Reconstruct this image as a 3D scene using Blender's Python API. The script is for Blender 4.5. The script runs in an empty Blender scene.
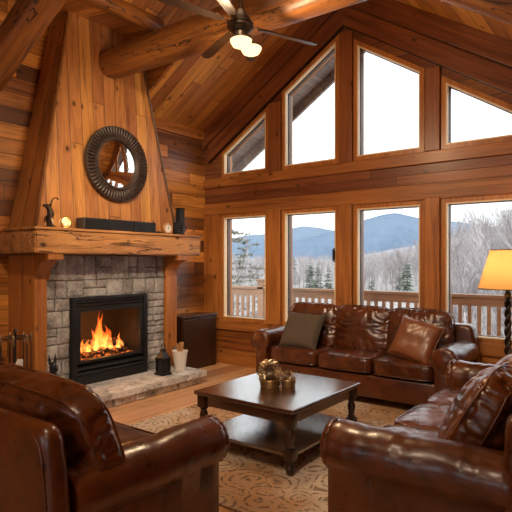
import bpy, bmesh, math, random
from mathutils import Vector, Matrix, noise, Euler
random.seed(7)
PI = math.pi
SC = bpy.context.scene
COL = SC.collection
XL, YW = -5.25, 5.67          # fireplace wall plane, window wall plane
MRT = 0.64                    # roof slope
XR, ZR = -2.95, 4.81          # ridge
def roof(x): return ZR - MRT*abs(x - XR)

# ------------------------------------------------------------------ helpers
def link(name, bm, mat, parent=None, smooth=False, loc=None, rot=None):
    bmesh.ops.recalc_face_normals(bm, faces=bm.faces[:])
    me = bpy.data.meshes.new(name); bm.to_mesh(me); bm.free()
    if smooth:
        for p in me.polygons: p.use_smooth = True
    for m in (mat if isinstance(mat, (list, tuple)) else [mat]): me.materials.append(m)
    o = bpy.data.objects.new(name, me); COL.objects.link(o)
    if parent is not None: o.parent = parent
    if loc is not None: o.location = loc
    if rot is not None: o.rotation_euler = rot
    return o
def autosmooth(o, ang=35):
    for p in o.data.polygons: p.use_smooth = True
    o.data.set_sharp_from_angle(angle=math.radians(ang))
    return o
def tag(o, label, cat, group=None, kind=None):
    o['label'] = label; o['category'] = cat
    if group: o['group'] = group
    if kind: o['kind'] = kind
    return o
def struct(o):
    o['kind'] = 'structure'; return o
def thing(name, label, cat, loc=(0,0,0), rz=0, group=None):
    o = bpy.data.objects.new(name, None); COL.objects.link(o)
    o.location = loc; o.rotation_euler = (0,0,rz); o.empty_display_size = .1
    return tag(o, label, cat, group)
def dup(o, loc=None, rz=None, label=None, parent=None):
    c = o.copy(); COL.objects.link(c)
    if parent is not None: c.parent = parent
    for ch in list(o.children): dup(ch, parent=c)
    if loc is not None: c.location = loc
    if rz is not None: c.rotation_euler = (0,0,rz)
    if label: c['label'] = label
    return c
def merge(bm, other, M=None):
    if M is not None: other.transform(M)
    me = bpy.data.meshes.new('tmp'); other.to_mesh(me); other.free()
    bm.from_mesh(me); bpy.data.meshes.remove(me)
def box(bm, x0,x1,y0,y1,z0,z1, bev=0, seg=2, M=None):
    t = bmesh.new(); bmesh.ops.create_cube(t, size=1)
    for v in t.verts:
        v.co = Vector(((x0+x1)/2+v.co.x*(x1-x0), (y0+y1)/2+v.co.y*(y1-y0), (z0+z1)/2+v.co.z*(z1-z0)))
    if bev: bmesh.ops.bevel(t, geom=t.edges[:], offset=bev, segments=seg, affect='EDGES', profile=.5)
    merge(bm, t, M); return bm
def boxo(name, mat, x0,x1,y0,y1,z0,z1, bev=0, parent=None, seg=2):
    return link(name, box(bmesh.new(), x0,x1,y0,y1,z0,z1, bev, seg), mat, parent)
def tube(bm, pts, rad, seg=8, cap=True, closed=False):
    pts = [Vector(p) for p in pts]; n = len(pts)
    if not isinstance(rad, (list, tuple)): rad = [rad]*n
    rings = []; up = None
    for i, p in enumerate(pts):
        if closed: d = pts[(i+1)%n]-pts[i-1]
        else: d = pts[min(i+1,n-1)]-pts[max(i-1,0)]
        if d.length < 1e-9: d = Vector((0,0,1))
        d.normalize()
        if up is None:
            up = Vector((0,0,1)) if abs(d.z) < .9 else Vector((1,0,0))
        a = up - d*up.dot(d)
        if a.length < 1e-6: a = d.orthogonal()
        a.normalize(); b = d.cross(a); up = a
        rings.append([bm.verts.new(p+(a*math.cos(2*PI*k/seg)+b*math.sin(2*PI*k/seg))*rad[i]) for k in range(seg)])
    for i in range(n if closed else n-1):
        A, B = rings[i], rings[(i+1)%n]
        for k in range(seg): bm.faces.new((A[k],A[(k+1)%seg],B[(k+1)%seg],B[k]))
    if cap and not closed and seg > 2:
        bm.faces.new(rings[0][::-1]); bm.faces.new(rings[-1])
    return bm
def lathe(bm, prof, seg=24, M=None, mod=None):
    t = bmesh.new(); rings = []
    for (r, z) in prof:
        rings.append([t.verts.new(((r*(mod(k,z) if mod else 1))*math.cos(2*PI*k/seg),(r*(mod(k,z) if mod else 1))*math.sin(2*PI*k/seg),z)) for k in range(seg)])
    for i in range(len(rings)-1):
        for k in range(seg): t.faces.new((rings[i][k],rings[i][(k+1)%seg],rings[i+1][(k+1)%seg],rings[i+1][k]))
    if prof[0][0] > 1e-5: t.faces.new(rings[0][::-1])
    if prof[-1][0] > 1e-5: t.faces.new(rings[-1])
    bmesh.ops.remove_doubles(t, verts=t.verts[:], dist=1e-6)
    merge(bm, t, M); return bm
def prism(bm, poly, axis, a0, a1, bev=0, M=None):
    """poly in the other two axes (in xyz order) extruded along axis."""
    t = bmesh.new()
    def mk(p, a):
        return {'X':(a,p[0],p[1]),'Y':(p[0],a,p[1]),'Z':(p[0],p[1],a)}[axis]
    A = [t.verts.new(mk(p,a0)) for p in poly]; B = [t.verts.new(mk(p,a1)) for p in poly]
    t.faces.new(A); t.faces.new(B[::-1]); n = len(poly)
    for i in range(n): t.faces.new((A[i],A[(i+1)%n],B[(i+1)%n],B[i]))
    bmesh.ops.recalc_face_normals(t, faces=t.faces[:])
    if bev: bmesh.ops.bevel(t, geom=t.edges[:], offset=bev, segments=2, affect='EDGES')
    merge(bm, t, M); return bm
def sph(bm, c, r, seg=10, sc=(1,1,1), M=None):
    t = bmesh.new(); bmesh.ops.create_uvsphere(t, u_segments=seg, v_segments=max(5,seg*2//3), radius=r)
    for v in t.verts: v.co = Vector((v.co.x*sc[0]+c[0], v.co.y*sc[1]+c[1], v.co.z*sc[2]+c[2]))
    merge(bm, t, M); return bm

# ------------------------------------------------------------------ materials
class NT:
    def __init__(s, name):
        s.m = bpy.data.materials.new(name); s.m.use_nodes = True
        s.t = s.m.node_tree; s.t.nodes.clear()
        s.out = s.t.nodes.new('ShaderNodeOutputMaterial')
    def n(s, typ, **kw):
        nd = s.t.nodes.new(typ)
        for k, v in kw.items():
            if k.startswith('i_'): nd.inputs[k[2:].replace('_',' ')].default_value = v
            else: setattr(nd, k, v)
        return nd
    def l(s, a, b): s.t.links.new(a, b)
    def math(s, op, a, b=None, c=None):
        nd = s.t.nodes.new('ShaderNodeMath'); nd.operation = op
        for i, v in enumerate((a,b,c)):
            if v is None: continue
            if isinstance(v, (int,float)): nd.inputs[i].default_value = v
            else: s.l(v, nd.inputs[i])
        return nd.outputs[0]
    def comb(s, x, y, z):
        nd = s.t.nodes.new('ShaderNodeCombineXYZ')
        for i, v in enumerate((x,y,z)):
            if isinstance(v, (int,float)): nd.inputs[i].default_value = v
            else: s.l(v, nd.inputs[i])
        return nd.outputs[0]
    def noise(s, vec, scale=5, detail=4, rough=.55, dist=0):
        nd = s.n('ShaderNodeTexNoise'); nd.inputs['Scale'].default_value = scale
        nd.inputs['Detail'].default_value = detail; nd.inputs['Roughness'].default_value = rough
        nd.inputs['Distortion'].default_value = dist
        if vec is not None: s.l(vec, nd.inputs['Vector'])
        return nd.outputs['Fac']
    def ramp(s, fac, stops):
        nd = s.n('ShaderNodeValToRGB'); e = nd.color_ramp.elements
        while len(e) < len(stops): e.new(.5)
        for i, (p, c) in enumerate(stops):
            e[i].position = p; e[i].color = (c[0],c[1],c[2],1) if not isinstance(c,(int,float)) else (c,c,c,1)
        s.l(fac, nd.inputs[0]); return nd.outputs[0]
    def mix(s, fac, a, b, mode='MIX'):
        nd = s.n('ShaderNodeMix', data_type='RGBA', blend_type=mode)
        for i, v in ((0,fac),(6,a),(7,b)):
            if isinstance(v, (int,float)): nd.inputs[i].default_value = v
            elif isinstance(v, tuple): nd.inputs[i].default_value = (v[0],v[1],v[2],1)
            else: s.l(v, nd.inputs[i])
        return nd.outputs[2]
    def obj(s):
        return s.n('ShaderNodeTexCoord').outputs['Object']
    def bump(s, h, strength=.3, dist=.01, nrm=None):
        nd = s.n('ShaderNodeBump'); nd.inputs['Strength'].default_value = strength; nd.inputs['Distance'].default_value = dist
        s.l(h, nd.inputs['Height'])
        if nrm is not None: s.l(nrm, nd.inputs['Normal'])
        return nd.outputs[0]
    def bsdf(s, color, rough=.5, metal=0, normal=None, coat=0, spec=.5, **kw):
        b = s.n('ShaderNodeBsdfPrincipled')
        for k, v in (('Base Color',color),('Roughness',rough),('Metallic',metal),('Normal',normal),('Coat Weight',coat),('Specular IOR Level',spec)):
            if v is None: continue
            if isinstance(v, (int,float)): b.inputs[k].default_value = v
            elif isinstance(v, tuple): b.inputs[k].default_value = (v[0],v[1],v[2],1)
            else: s.l(v, b.inputs[k])
        for k, v in kw.items(): b.inputs[k.replace('_',' ')].default_value = v
        s.l(b.outputs[0], s.out.inputs[0]); return b

def plain(name, c, rough=.5, metal=0, var=.25, scale=30, bump=.15, coat=0, **kw):
    t = NT(name); v = t.obj(); f = t.noise(v, scale, 4)
    a = tuple(x*(1-var) for x in c); b = tuple(min(1,x*(1+var)) for x in c)
    col = t.ramp(f, [(.3,a),(.7,b)])
    t.bsdf(col, rough, metal, t.bump(f, bump, .005), coat, **kw)
    return t.m

def wood(name, light, dark, along='X', across='Z', bw=.15, length=2.2, var=.5, rough=.42, gap=.035, coat=.15, knots=.8, grain=1.0, bumps=.35, cracks=0):
    """boards of width bw; per-board tone, stretched grain, knots, grooves"""
    t = NT(name); v = t.obj()
    if coat > 0:
        light = (light[0]*.93, light[1]*.87, light[2]*.62); dark = (dark[0]*.85, dark[1]*.72, dark[2]*.55)
    sp = t.n('ShaderNodeSeparateXYZ'); t.l(v, sp.inputs[0])
    c = {'X':sp.outputs[0],'Y':sp.outputs[1],'Z':sp.outputs[2]}
    third = [k for k in 'XYZ' if k not in (along, across)][0]
    a, w, d = c[along], c[across], c[third]
    if bw:
        q = t.math('DIVIDE', w, bw); idx = t.math('FLOOR', q)
        wn = t.n('ShaderNodeTexWhiteNoise', noise_dimensions='1D'); t.l(idx, wn.inputs['W'])
        a2 = t.math('DIVIDE', t.math('MULTIPLY_ADD', wn.outputs[0], 7.3, a), length)
        jdx = t.math('FLOOR', a2)
        wn2 = t.n('ShaderNodeTexWhiteNoise', noise_dimensions='2D'); t.l(t.comb(idx, jdx, 0), wn2.inputs['Vector'])
        rnd = wn2.outputs[0]
        fr = t.math('FRACT', q); fa = t.math('FRACT', a2)
        g = t.math('MINIMUM', t.math('MINIMUM', fr, t.math('SUBTRACT', 1, fr)),
                   t.math('MULTIPLY', t.math('MINIMUM', fa, t.math('SUBTRACT', 1, fa)), length/bw))
        gm = t.math('SMOOTHSTEP', g, 0, gap) if False else t.math('MINIMUM', t.math('DIVIDE', g, gap), 1)
    else:
        rnd = 0.5; gm = None
    off = t.math('MULTIPLY', rnd, 37.0) if bw else 5.6
    def vec(sa, sw):
        return t.comb(t.math('ADD', t.math('MULTIPLY', a, sa), off), t.math('ADD', t.math('MULTIPLY', w, sw), 1.37), t.math('ADD', t.math('MULTIPLY', d, sw), .61))
    warp = t.noise(vec(1.1, 3.0), 1, 3)
    g1 = t.noise(vec(1.6, 26*grain), 1, 5, .6, 1.2)
    g2 = t.noise(vec(.5, 6*grain), 1, 3, .5, 1.5)
    mixf = t.math('ADD', t.math('MULTIPLY', g1, .55), t.math('MULTIPLY', g2, .45))
    mid = tuple((x*.6+y*.4) for x, y in zip(light, dark))
    col = t.ramp(mixf, [(.33,dark),(.48,mid),(.62,light)])
    # knots
    kn = t.n('ShaderNodeTexVoronoi', feature='F1'); kn.inputs['Scale'].default_value = 1
    t.l(vec(4.2, 6.5), kn.inputs['Vector'])
    km = t.ramp(kn.outputs['Distance'], [(.07,1.0),(.19,0.0)])
    ks = t.n('ShaderNodeSeparateColor'); t.l(kn.outputs['Color'], ks.inputs[0])
    km = t.math('MULTIPLY', km, t.math('GREATER_THAN', ks.outputs[0], .55))
    col = t.mix(t.math('MULTIPLY', km, knots), col, tuple(x*.28 for x in dark))
    if bw:
        mul = t.math('MULTIPLY_ADD', rnd, 2*var, 1-var)
        hs = t.n('ShaderNodeHueSaturation'); t.l(col, hs.inputs['Color']); t.l(mul, hs.inputs['Value'])
        hs.inputs['Saturation'].default_value = 1.0
        t.l(t.math('MULTIPLY_ADD', wn2.outputs[0], .02, .49), hs.inputs['Hue'])
        col = t.mix(gm, tuple(x*.12 for x in dark), hs.outputs[0])
        h = t.math('MULTIPLY_ADD', mixf, .25, gm)
    else: h = t.math('MULTIPLY', mixf, .6)
    if cracks:
        cn_ = t.noise(vec(1.3, 13), 1, 3, .55, .8); cm_ = t.noise(vec(.9, 4), 1.3, 2)
        ck_ = t.math('MULTIPLY', t.math('LESS_THAN', t.math('ABSOLUTE', t.math('SUBTRACT', cn_, .5)), .016*cracks), t.math('GREATER_THAN', cm_, .5))
        col = t.mix(t.math('MULTIPLY', ck_, .85), col, tuple(x*.2 for x in dark)); h = t.math('SUBTRACT', h, ck_)
    r = t.math('MULTIPLY_ADD', g1, .25, rough-.12)
    t.bsdf(col, r, 0, t.bump(h, bumps, .006), coat, Coat_Roughness=.25)
    return t.m

def leather(name, c1, c2, rough=.34):
    t = NT(name); v = t.obj()
    f = t.noise(v, 3.2, 5, .6); f2 = t.noise(v, 14, 4, .6); 
    col = t.ramp(t.math('MULTIPLY_ADD', f2, .35, t.math('MULTIPLY', f, .65)), [(.34,c2),(.5,tuple((a+b)/2 for a,b in zip(c1,c2))),(.66,c1)])
    vo = t.n('ShaderNodeTexVoronoi', feature='DISTANCE_TO_EDGE'); vo.inputs['Scale'].default_value = 260; t.l(v, vo.inputs['Vector'])
    n1 = t.bump(vo.outputs['Distance'], .12, .001)
    st = t.n('ShaderNodeMapping'); st.inputs['Scale'].default_value = (1,1,2.2); t.l(v, st.inputs['Vector'])
    f3 = t.noise(st.outputs[0], 6, 2, .4, .25)
    rg3 = t.math('ABSOLUTE', t.math('SUBTRACT', f3, .5)); rg4 = t.math('MINIMUM', t.math('MULTIPLY', rg3, 5), 1)
    n2 = t.bump(t.math('MULTIPLY_ADD', t.noise(st.outputs[0], 17, 1, .4, .2), .3, f3), .42, .013, n1)
    r = t.math('MULTIPLY_ADD', f2, .3, rough-.10)
    t.bsdf(col, r, 0, n2, .6, Coat_Roughness=.24)
    return t.m

M = {}
M['wall'] = wood('plank_wall_wood', (.60,.255,.075), (.19,.058,.016), 'Y','Z', .16, 1.7, .72, coat=.25)
M['wallx'] = wood('plank_wall_wood_x', (.50,.19,.05), (.16,.048,.014), 'X','Z', .19, 2.4, .5)
M['bandx'] = wood('band_wood', (.34,.115,.042), (.14,.043,.013), 'X','Z', .11, 3.1, .5)
M['ceily_lit'] = wood('ceiling_wood_lengthwise_lit', (.74,.36,.12), (.34,.13,.04), 'Y','X', .17, 2.4, .30)  # base lightened to stand in for light on the right slope
M['ceil'] = wood('ceiling_wood', (.70,.32,.10), (.30,.11,.032), 'X','Y', .17, 2.4, .34)
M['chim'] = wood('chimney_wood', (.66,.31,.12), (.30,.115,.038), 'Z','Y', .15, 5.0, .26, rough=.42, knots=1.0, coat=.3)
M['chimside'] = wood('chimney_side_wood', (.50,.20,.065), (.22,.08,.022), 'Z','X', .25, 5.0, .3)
M['floor'] = wood('floor_wood', (.86,.52,.38), (.56,.31,.20), 'Y','X', .13, 1.6, .26, rough=.32, coat=.35, knots=.3, bumps=.12)
M['post'] = wood('post_wood', (.56,.225,.065), (.24,.08,.022), 'Z','X', None, rough=.42)
M['postdark'] = wood('post_wood_red', (.34,.12,.045), (.15,.046,.018), 'Z','X', None, rough=.42)
M['trimx'] = wood('trim_wood_x', (.50,.20,.058), (.20,.066,.018), 'X','Z', None)
M['trimdark'] = wood('gable_trim_wood', (.30,.10,.036), (.12,.036,.014), 'X','Z', .21, 6.0, .25)
M['trimy'] = wood('trim_wood_y', (.50,.20,.06), (.22,.07,.02), 'Y','Z', None)
M['log'] = wood('log_wood', (.40,.16,.045), (.10,.034,.011), 'X','Z', None, rough=.45, grain=.6, bumps=.5, cracks=.8)
M['mantel'] = wood('mantel_wood', (.68,.35,.15), (.22,.08,.028), 'Y','Z', None, rough=.5, grain=.7, bumps=.7, cracks=1.3, knots=1.0)
M['jamb'] = wood('window_frame_wood', (.62,.27,.085), (.34,.12,.032), 'Z','X', None, rough=.35, knots=.1)
M['lit_bead'] = plain('lit_edge_bead', (.88,.68,.42), .3, 0, .08, 30, .03)  # pale tone stands in for the daylit inner edge of the stop
M['sash'] = plain('window_sash', (.10,.06,.04), .4, 0, .2, 20, .05)
M['dkwood'] = wood('dark_table_wood', (.075,.032,.018), (.028,.011,.008), 'Y','X', None, rough=.30, coat=1.0, knots=.05, bumps=.0)
for nd in M['dkwood'].node_tree.nodes:
    if nd.type == 'BSDF_PRINCIPLED':
        nd.inputs['Coat IOR'].default_value = 2.4; nd.inputs['Coat Roughness'].default_value = .22
        for lk in list(nd.inputs['Roughness'].links)+list(nd.inputs['Normal'].links): M['dkwood'].node_tree.links.remove(lk)
        nd.inputs['Roughness'].default_value = .24; nd.inputs['Specular IOR Level'].default_value = .9
M['dkleg'] = wood('dark_leg_wood', (.05,.022,.014), (.02,.009,.007), 'Z','X', None, rough=.3, coat=.3, knots=.1)
M['cab'] = wood('cabinet_wood', (.05,.022,.015), (.02,.01,.008), 'Z','Y', None, rough=.35, knots=0)
M['rail'] = wood('railing_wood', (.48,.30,.19), (.30,.17,.10), 'X','Z', None, rough=.6, knots=.1, coat=0)
M['deck'] = wood('deck_wood', (.45,.34,.28), (.26,.18,.14), 'X','Y', .14, 3, .2, rough=.7, coat=0, knots=.1)
M['roofwood'] = wood('soffit_wood', (.34,.27,.23), (.19,.14,.12), 'Y','X', .2, 3, .2, rough=.7, coat=0, knots=.1)
M['leather'] = leather('brown_leather', (.175,.044,.007), (.026,.006,.0015), .27)
M['leather2'] = leather('dark_brown_leather', (.15,.038,.008), (.026,.006,.002), .28)
M['leathertan'] = leather('tan_leather', (.30,.10,.030), (.17,.05,.016), .42)
M['black'] = plain('black_metal', (.016,.017,.019), .42, .3, .2, 60, .05)
M['blackp'] = plain('black_plastic', (.018,.02,.024), .38, 0, .15, 60, .04)
M['soot'] = plain('firebox_lining', (.035,.022,.016), .85, 0, .4, 12, .3)
M['bronze'] = plain('bronze', (.07,.05,.035), .36, .8, .35, 30, .2)
M['iron'] = plain('wrought_iron', (.06,.045,.035), .4, .7, .3, 40, .2)
M['brass'] = plain('aged_brass', (.55,.36,.15), .32, .9, .25, 30, .15)
M['gold'] = plain('antique_gold', (.62,.48,.30), .36, .75, .4, 60, .3)
M['goldbowl'] = plain('antique_gold_bowl', (.30,.18,.075), .4, .7, .35, 40, .3)
M['frame'] = plain('mirror_frame_wood', (.055,.035,.027), .5, .15, .45, 25, .3)
M['white'] = plain('white_enamel', (.75,.73,.70), .4, 0, .05, 20, .03)
M['paper'] = plain('newspaper', (.66,.64,.60), .8, 0, .12, 50, .1)
M['kindling'] = plain('kindling_wood', (.50,.27,.12), .7, 0, .35, 25, .4)
M['tooliron'] = plain('tool_iron', (.05,.038,.03), .5, .5, .3, 30, .1)
M['toolbrass'] = plain('tool_brass', (.32,.20,.10), .4, .7, .3, 30, .1)
M['pillow'] = plain('taupe_fabric', (.085,.060,.040), .85, 0, .22, 220, .35)
M['blade'] = wood('fan_blade_wood', (.030,.014,.008), (.012,.007,.004), 'X','Y', None, rough=.35, knots=0)
M['bark'] = plain('bare_bark', (.36,.33,.335), .9, 0, .25, 3, .2)
M['bark2'] = plain('dark_bark', (.25,.22,.215), .9, 0, .25, 3, .2)
M['needle'] = plain('conifer_needles', (.10,.12,.085), .9, 0, .4, 3, .2)
M['needlepale'] = plain('pale_conifer_needles', (.17,.17,.125), .9, 0, .35, 3, .2)

def stone_mat(name, stops, sc=4.0):
    t = NT(name); v = t.obj()
    vo = t.n('ShaderNodeTexVoronoi'); vo.inputs['Scale'].default_value = 3.1; t.l(v, vo.inputs['Vector'])
    f = t.noise(v, sc, 6, .65); f2 = t.noise(v, 38, 5, .7)
    col = t.ramp(t.math('MULTIPLY_ADD', f2, .4, t.math('MULTIPLY', f, .6)), stops)
    sep = t.n('ShaderNodeSeparateColor'); t.l(vo.outputs['Color'], sep.inputs[0])
    hs = t.n('ShaderNodeHueSaturation'); t.l(col, hs.inputs['Color'])
    t.l(t.math('MULTIPLY_ADD', sep.outputs[0], .4, .8), hs.inputs['Value'])
    n = t.bump(f2, .7, .008, t.bump(t.noise(v, 11, 4, .6), .6, .02))
    t.bsdf(hs.outputs[0], .8, 0, n)
    return t.m
M['stone'] = stone_mat('surround_stone', [(.36,(.12,.11,.105)),(.48,(.30,.285,.275)),(.6,(.50,.49,.475))])
M['slab'] = stone_mat('hearth_stone', [(.37,(.17,.16,.155)),(.46,(.56,.55,.54)),(.60,(.84,.83,.82))], 7)
M['mortar'] = plain('mortar', (.15,.125,.10), .95, 0, .2, 40, .3)

def rug_mat():
    t = NT('patterned_rug'); v = t.obj()
    w = t.n('ShaderNodeTexNoise'); w.inputs['Scale'].default_value = 4; t.l(v, w.inputs['Vector'])
    add = t.n('ShaderNodeVectorMath', operation='MULTIPLY_ADD'); t.l(w.outputs['Color'], add.inputs[0])
    add.inputs[1].default_value = (.16,.16,0); t.l(v, add.inputs[2])
    vo = t.n('ShaderNodeTexVoronoi', feature='F1'); vo.inputs['Scale'].default_value = 4.6; t.l(add.outputs[0], vo.inputs['Vector'])
    ring = t.math('SINE', t.math('MULTIPLY', vo.outputs['Distance'], 30))
    leaf = t.n('ShaderNodeTexVoronoi', feature='DISTANCE_TO_EDGE'); leaf.inputs['Scale'].default_value = 13; t.l(add.outputs[0], leaf.inputs['Vector'])
    lm = t.ramp(leaf.outputs['Distance'], [(.03,0.),(.1,1.)])
    rm = t.ramp(ring, [(.35,0.),(.62,1.)])
    big = t.ramp(t.noise(v, 1.1, 2), [(.44,0.),(.54,1.)])
    pat = t.math('MULTIPLY', lm, rm)
    c1 = t.mix(big, (.50,.27,.12), (.70,.58,.44))
    c2 = t.mix(big, (.05,.02,.01), (.16,.085,.045))
    col = t.mix(t.math('MULTIPLY', pat, .85), c1, c2)
    fz = t.noise(v, 160, 3, .7)
    worn = t.ramp(t.noise(v, 9, 4, .7), [(.4,0.),(.62,.55)])
    col = t.mix(t.math('MULTIPLY', worn, .5), col, (.44,.33,.23))
    col = t.mix(.22, col, t.ramp(fz, [(.3,(.10,.07,.045)),(.7,(.62,.50,.38))]), 'MIX')
    t.bsdf(col, .95, 0, t.bump(fz, .5, .004), spec=.1)
    return t.m
M['rug'] = rug_mat()

def glass_mat(name, tint=(1,1,1), refl=.06):
    t = NT(name)
    tr = t.n('ShaderNodeBsdfTransparent'); tr.inputs[0].default_value = (*tint,1)
    gl = t.n('ShaderNodeBsdfGlossy'); gl.inputs['Roughness'].default_value = .02
    fr = t.n('ShaderNodeFresnel'); fr.inputs[0].default_value = 1.35
    mx = t.n('ShaderNodeMixShader'); bf = t.n('ShaderNodeNewGeometry').outputs['Backfacing']; t.l(t.math('MULTIPLY', t.math('MULTIPLY', fr.outputs[0], .8), t.math('SUBTRACT', 1, bf)), mx.inputs[0]); t.l(tr.outputs[0], mx.inputs[1]); t.l(gl.outputs[0], mx.inputs[2])
    t.l(mx.outputs[0], t.out.inputs[0]); return t.m
M['glass'] = glass_mat('window_glass')
def mirror_mat():
    t = NT('mirror_glass'); t.bsdf((.85,.84,.82), .03, 1.0); return t.m
M['mirror'] = mirror_mat()
def emit(name, c, s):
    t = NT(name); e = t.n('ShaderNodeEmission'); e.inputs[0].default_value = (*c,1); e.inputs[1].default_value = s
    t.l(e.outputs[0], t.out.inputs[0]); return t.m
M['bulb'] = emit('lit_glass_bowl', (1.0,.72,.36), 2.2)
M['candle'] = emit('candle_glow', (1.0,.66,.32), 1.6)
def shade_mat():
    t = NT('lamp_shade_fabric'); v = t.obj()
    d = t.n('ShaderNodeBsdfDiffuse'); tr = t.n('ShaderNodeBsdfTranslucent')
    f = t.noise(v, 150, 2); c = t.ramp(f, [(.3,(.86,.68,.42)),(.7,(.92,.76,.50))])
    t.l(c, d.inputs[0]); t.l(c, tr.inputs[0])
    mx = t.n('ShaderNodeMixShader'); mx.inputs[0].default_value = .6; t.l(d.outputs[0], mx.inputs[1]); t.l(tr.outputs[0], mx.inputs[2])
    t.l(mx.outputs[0], t.out.inputs[0]); return t.m
M['shade'] = shade_mat()
def flame_mat():
    t = NT('fire_flame'); v = t.obj()
    sp = t.n('ShaderNodeSeparateXYZ'); t.l(v, sp.inputs[0])
    st = t.n('ShaderNodeMapping'); st.inputs['Scale'].default_value = (1,1,.35); t.l(v, st.inputs[0])
    f = t.noise(st.outputs[0], 26, 4, .65, 1.0)
    h = t.math('MULTIPLY_ADD', sp.outputs[2], 1.6, t.math('MULTIPLY', f, 1.0))
    col = t.ramp(h, [(.35,(1,.66,.22)),(.62,(1,.36,.06)),(.85,(.8,.10,.01))])
    lw = t.n('ShaderNodeLayerWeight'); lw.inputs[0].default_value = .35
    core = t.math('SUBTRACT', 1, lw.outputs['Facing'])
    st_ = t.math('MULTIPLY', t.math('MULTIPLY', core, core), t.ramp(h, [(.3,1.),(.95,.35)]))
    e = t.n('ShaderNodeEmission'); t.l(col, e.inputs[0]); t.l(t.math('MULTIPLY', st_, 2.3), e.inputs[1])
    tr = t.n('ShaderNodeBsdfTransparent'); mx = t.n('ShaderNodeAddShader')
    t.l(tr.outputs[0], mx.inputs[0]); t.l(e.outputs[0], mx.inputs[1]); t.l(mx.outputs[0], t.out.inputs[0]); return t.m
M['flame'] = flame_mat()
def ember_mat():
    t = NT('glowing_log'); v = t.obj(); f = t.noise(v, 22, 5, .7)
    b = t.bsdf(t.ramp(f, [(.4,(.012,.009,.008)),(.7,(.09,.06,.045))]), .9, 0, t.bump(f, .8, .02))
    t.l(t.ramp(f, [(.56,(0,0,0)),(.66,(1,.18,.02))]), b.inputs['Emission Color']); b.inputs['Emission Strength'].default_value = 1.6
    return t.m
M['ember'] = ember_mat()
M['embers'] = (lambda: (lambda t: (t.l(t.ramp(t.noise(t.obj(), 45, 4, .7), [(.45,(.05,.01,.005)),(.6,(1,.25,.04))]), (lambda e: (e.inputs[1].__setattr__('default_value', 1.6), t.l(e.outputs[0], t.out.inputs[0]), e.inputs[0])[2])(t.n('ShaderNodeEmission'))), t.m)[1])(NT('ember_bed')))()
def terrain_mat(name, a, b, sc):
    t = NT(name); v = t.obj()
    f = t.noise(v, sc, 8, .7); f2 = t.noise(v, sc*14, 4, .7)
    col = t.ramp(t.math('MULTIPLY_ADD', f2, .45, t.math('MULTIPLY', f, .55)), [(.38,a),(.62,b)])
    t.bsdf(col, .95, 0, t.bump(f2, .6, 1.0), spec=.1); return t.m
M['forestfloor'] = terrain_mat('leaf_littered_ground', (.27,.255,.25), (.40,.385,.375), .05)
M['mountA'] = terrain_mat('hazed_mountain_forest', (.05,.11,.21), (.11,.18,.29), .008)  # blue of distant haze mixed into the base colour
M['mountB'] = terrain_mat('hazed_mountain_forest_near', (.05,.105,.20), (.12,.18,.28), .012)  # haze blue painted into the nearer ridge as well
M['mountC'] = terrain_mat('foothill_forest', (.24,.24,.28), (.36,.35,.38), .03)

# ------------------------------------------------------------------ room shell
RX, BY = 2.6, -3.6
struct(boxo('floor', M['floor'], XL-.2, RX+.2, BY-.2, YW+.2, -.12, 0))
# fireplace wall: low part right of the dormer, tall part in the dormer
DY1 = 4.34; DZ = 4.16; PX = -4.2
struct(boxo('wall_left', M['wall'], XL-.2, XL, BY, YW, 0, 3.34))
struct(boxo('wall_left_upper', M['wall'], XL-.2, XL, BY, DY1+.05, 3.34, DZ+.1))
struct(boxo('wall_right', M['wall'], RX, RX+.2, BY, YW, 0, 2.5))
# ceiling
def slab(name, p, q, y0, y1, mat, th=.08, outward=1):
    """sloped slab from p=(x,z) to q=(x,z)"""
    dx, dz = q[0]-p[0], q[1]-p[1]; L = math.hypot(dx, dz); ang = math.atan2(dz, dx)
    b = box(bmesh.new(), 0, L, y0, y1, 0, th)
    return link(name, b, mat, None, loc=(p[0],0,p[1]), rot=(0,-ang,0))
struct(slab('ceiling_left', (PX, roof(PX)), (XR, ZR), BY, YW, M['ceil']))
struct(slab('ceiling_left_eave', (XL-.2, roof(XL-.2)), (PX, roof(PX)), DY1, YW, M['ceil']))
struct(slab('ceiling_dormer', (XL-.1, DZ+.02), (PX, roof(PX)), BY, DY1, M['ceil']))
struct(link('ceiling_dormer_cheek', prism(bmesh.new(), [(XL-.1,roof(XL-.1)),(PX+.05,roof(PX)+.03),(PX+.05,roof(PX)+.12),(XL-.1,DZ+.14)], 'Y', DY1-.04, DY1-.002), M['wallx']))
XF = .8
struct(slab('ceiling_right', (XR, ZR), (XF, roof(XF)), BY, YW, M['ceily_lit']))
struct(boxo('ceiling_side', M['ceil'], XF, RX+.2, BY, YW, roof(XF), roof(XF)+.08))

# window wall -------------------------------------------------------
TH = .2
cols = [(-4.862,-4.135), (-3.81,-3.075), (-2.775,-2.03), (-1.737,-1.0), (-.70,.035)]  # last column is out of view, added for daylight
fr = .055
zs0, zs1 = .675, 2.075       # lower glass
zu0 = 2.71
topz = lambda x: 4.118 - .64*(x+3.08) if x > XR else 4.128 + .64*(x+3.08)
topz = lambda x: (4.128+.64*(x+3.08)) if x < XR else (4.03-.64*(x+2.791))
mw = M['wallx']
struct(boxo('wall_back_lower', mw, XL-.2, RX, YW, YW+TH, 0, zs0-fr))
struct(boxo('wall_back_band', M['bandx'], XL-.2, RX, YW, YW+TH, zs1+fr, zu0-fr))
edges = [XL-.2] + [v for c in cols for v in (c[0]-fr, c[1]+fr)] + [RX]
for i in range(0, len(edges), 2):
    x0, x1 = edges[i], edges[i+1]
    struct(boxo('wall_back_pier', M['post'], x0, x1, YW, YW+TH, zs0-fr, zs1+fr))
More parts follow.
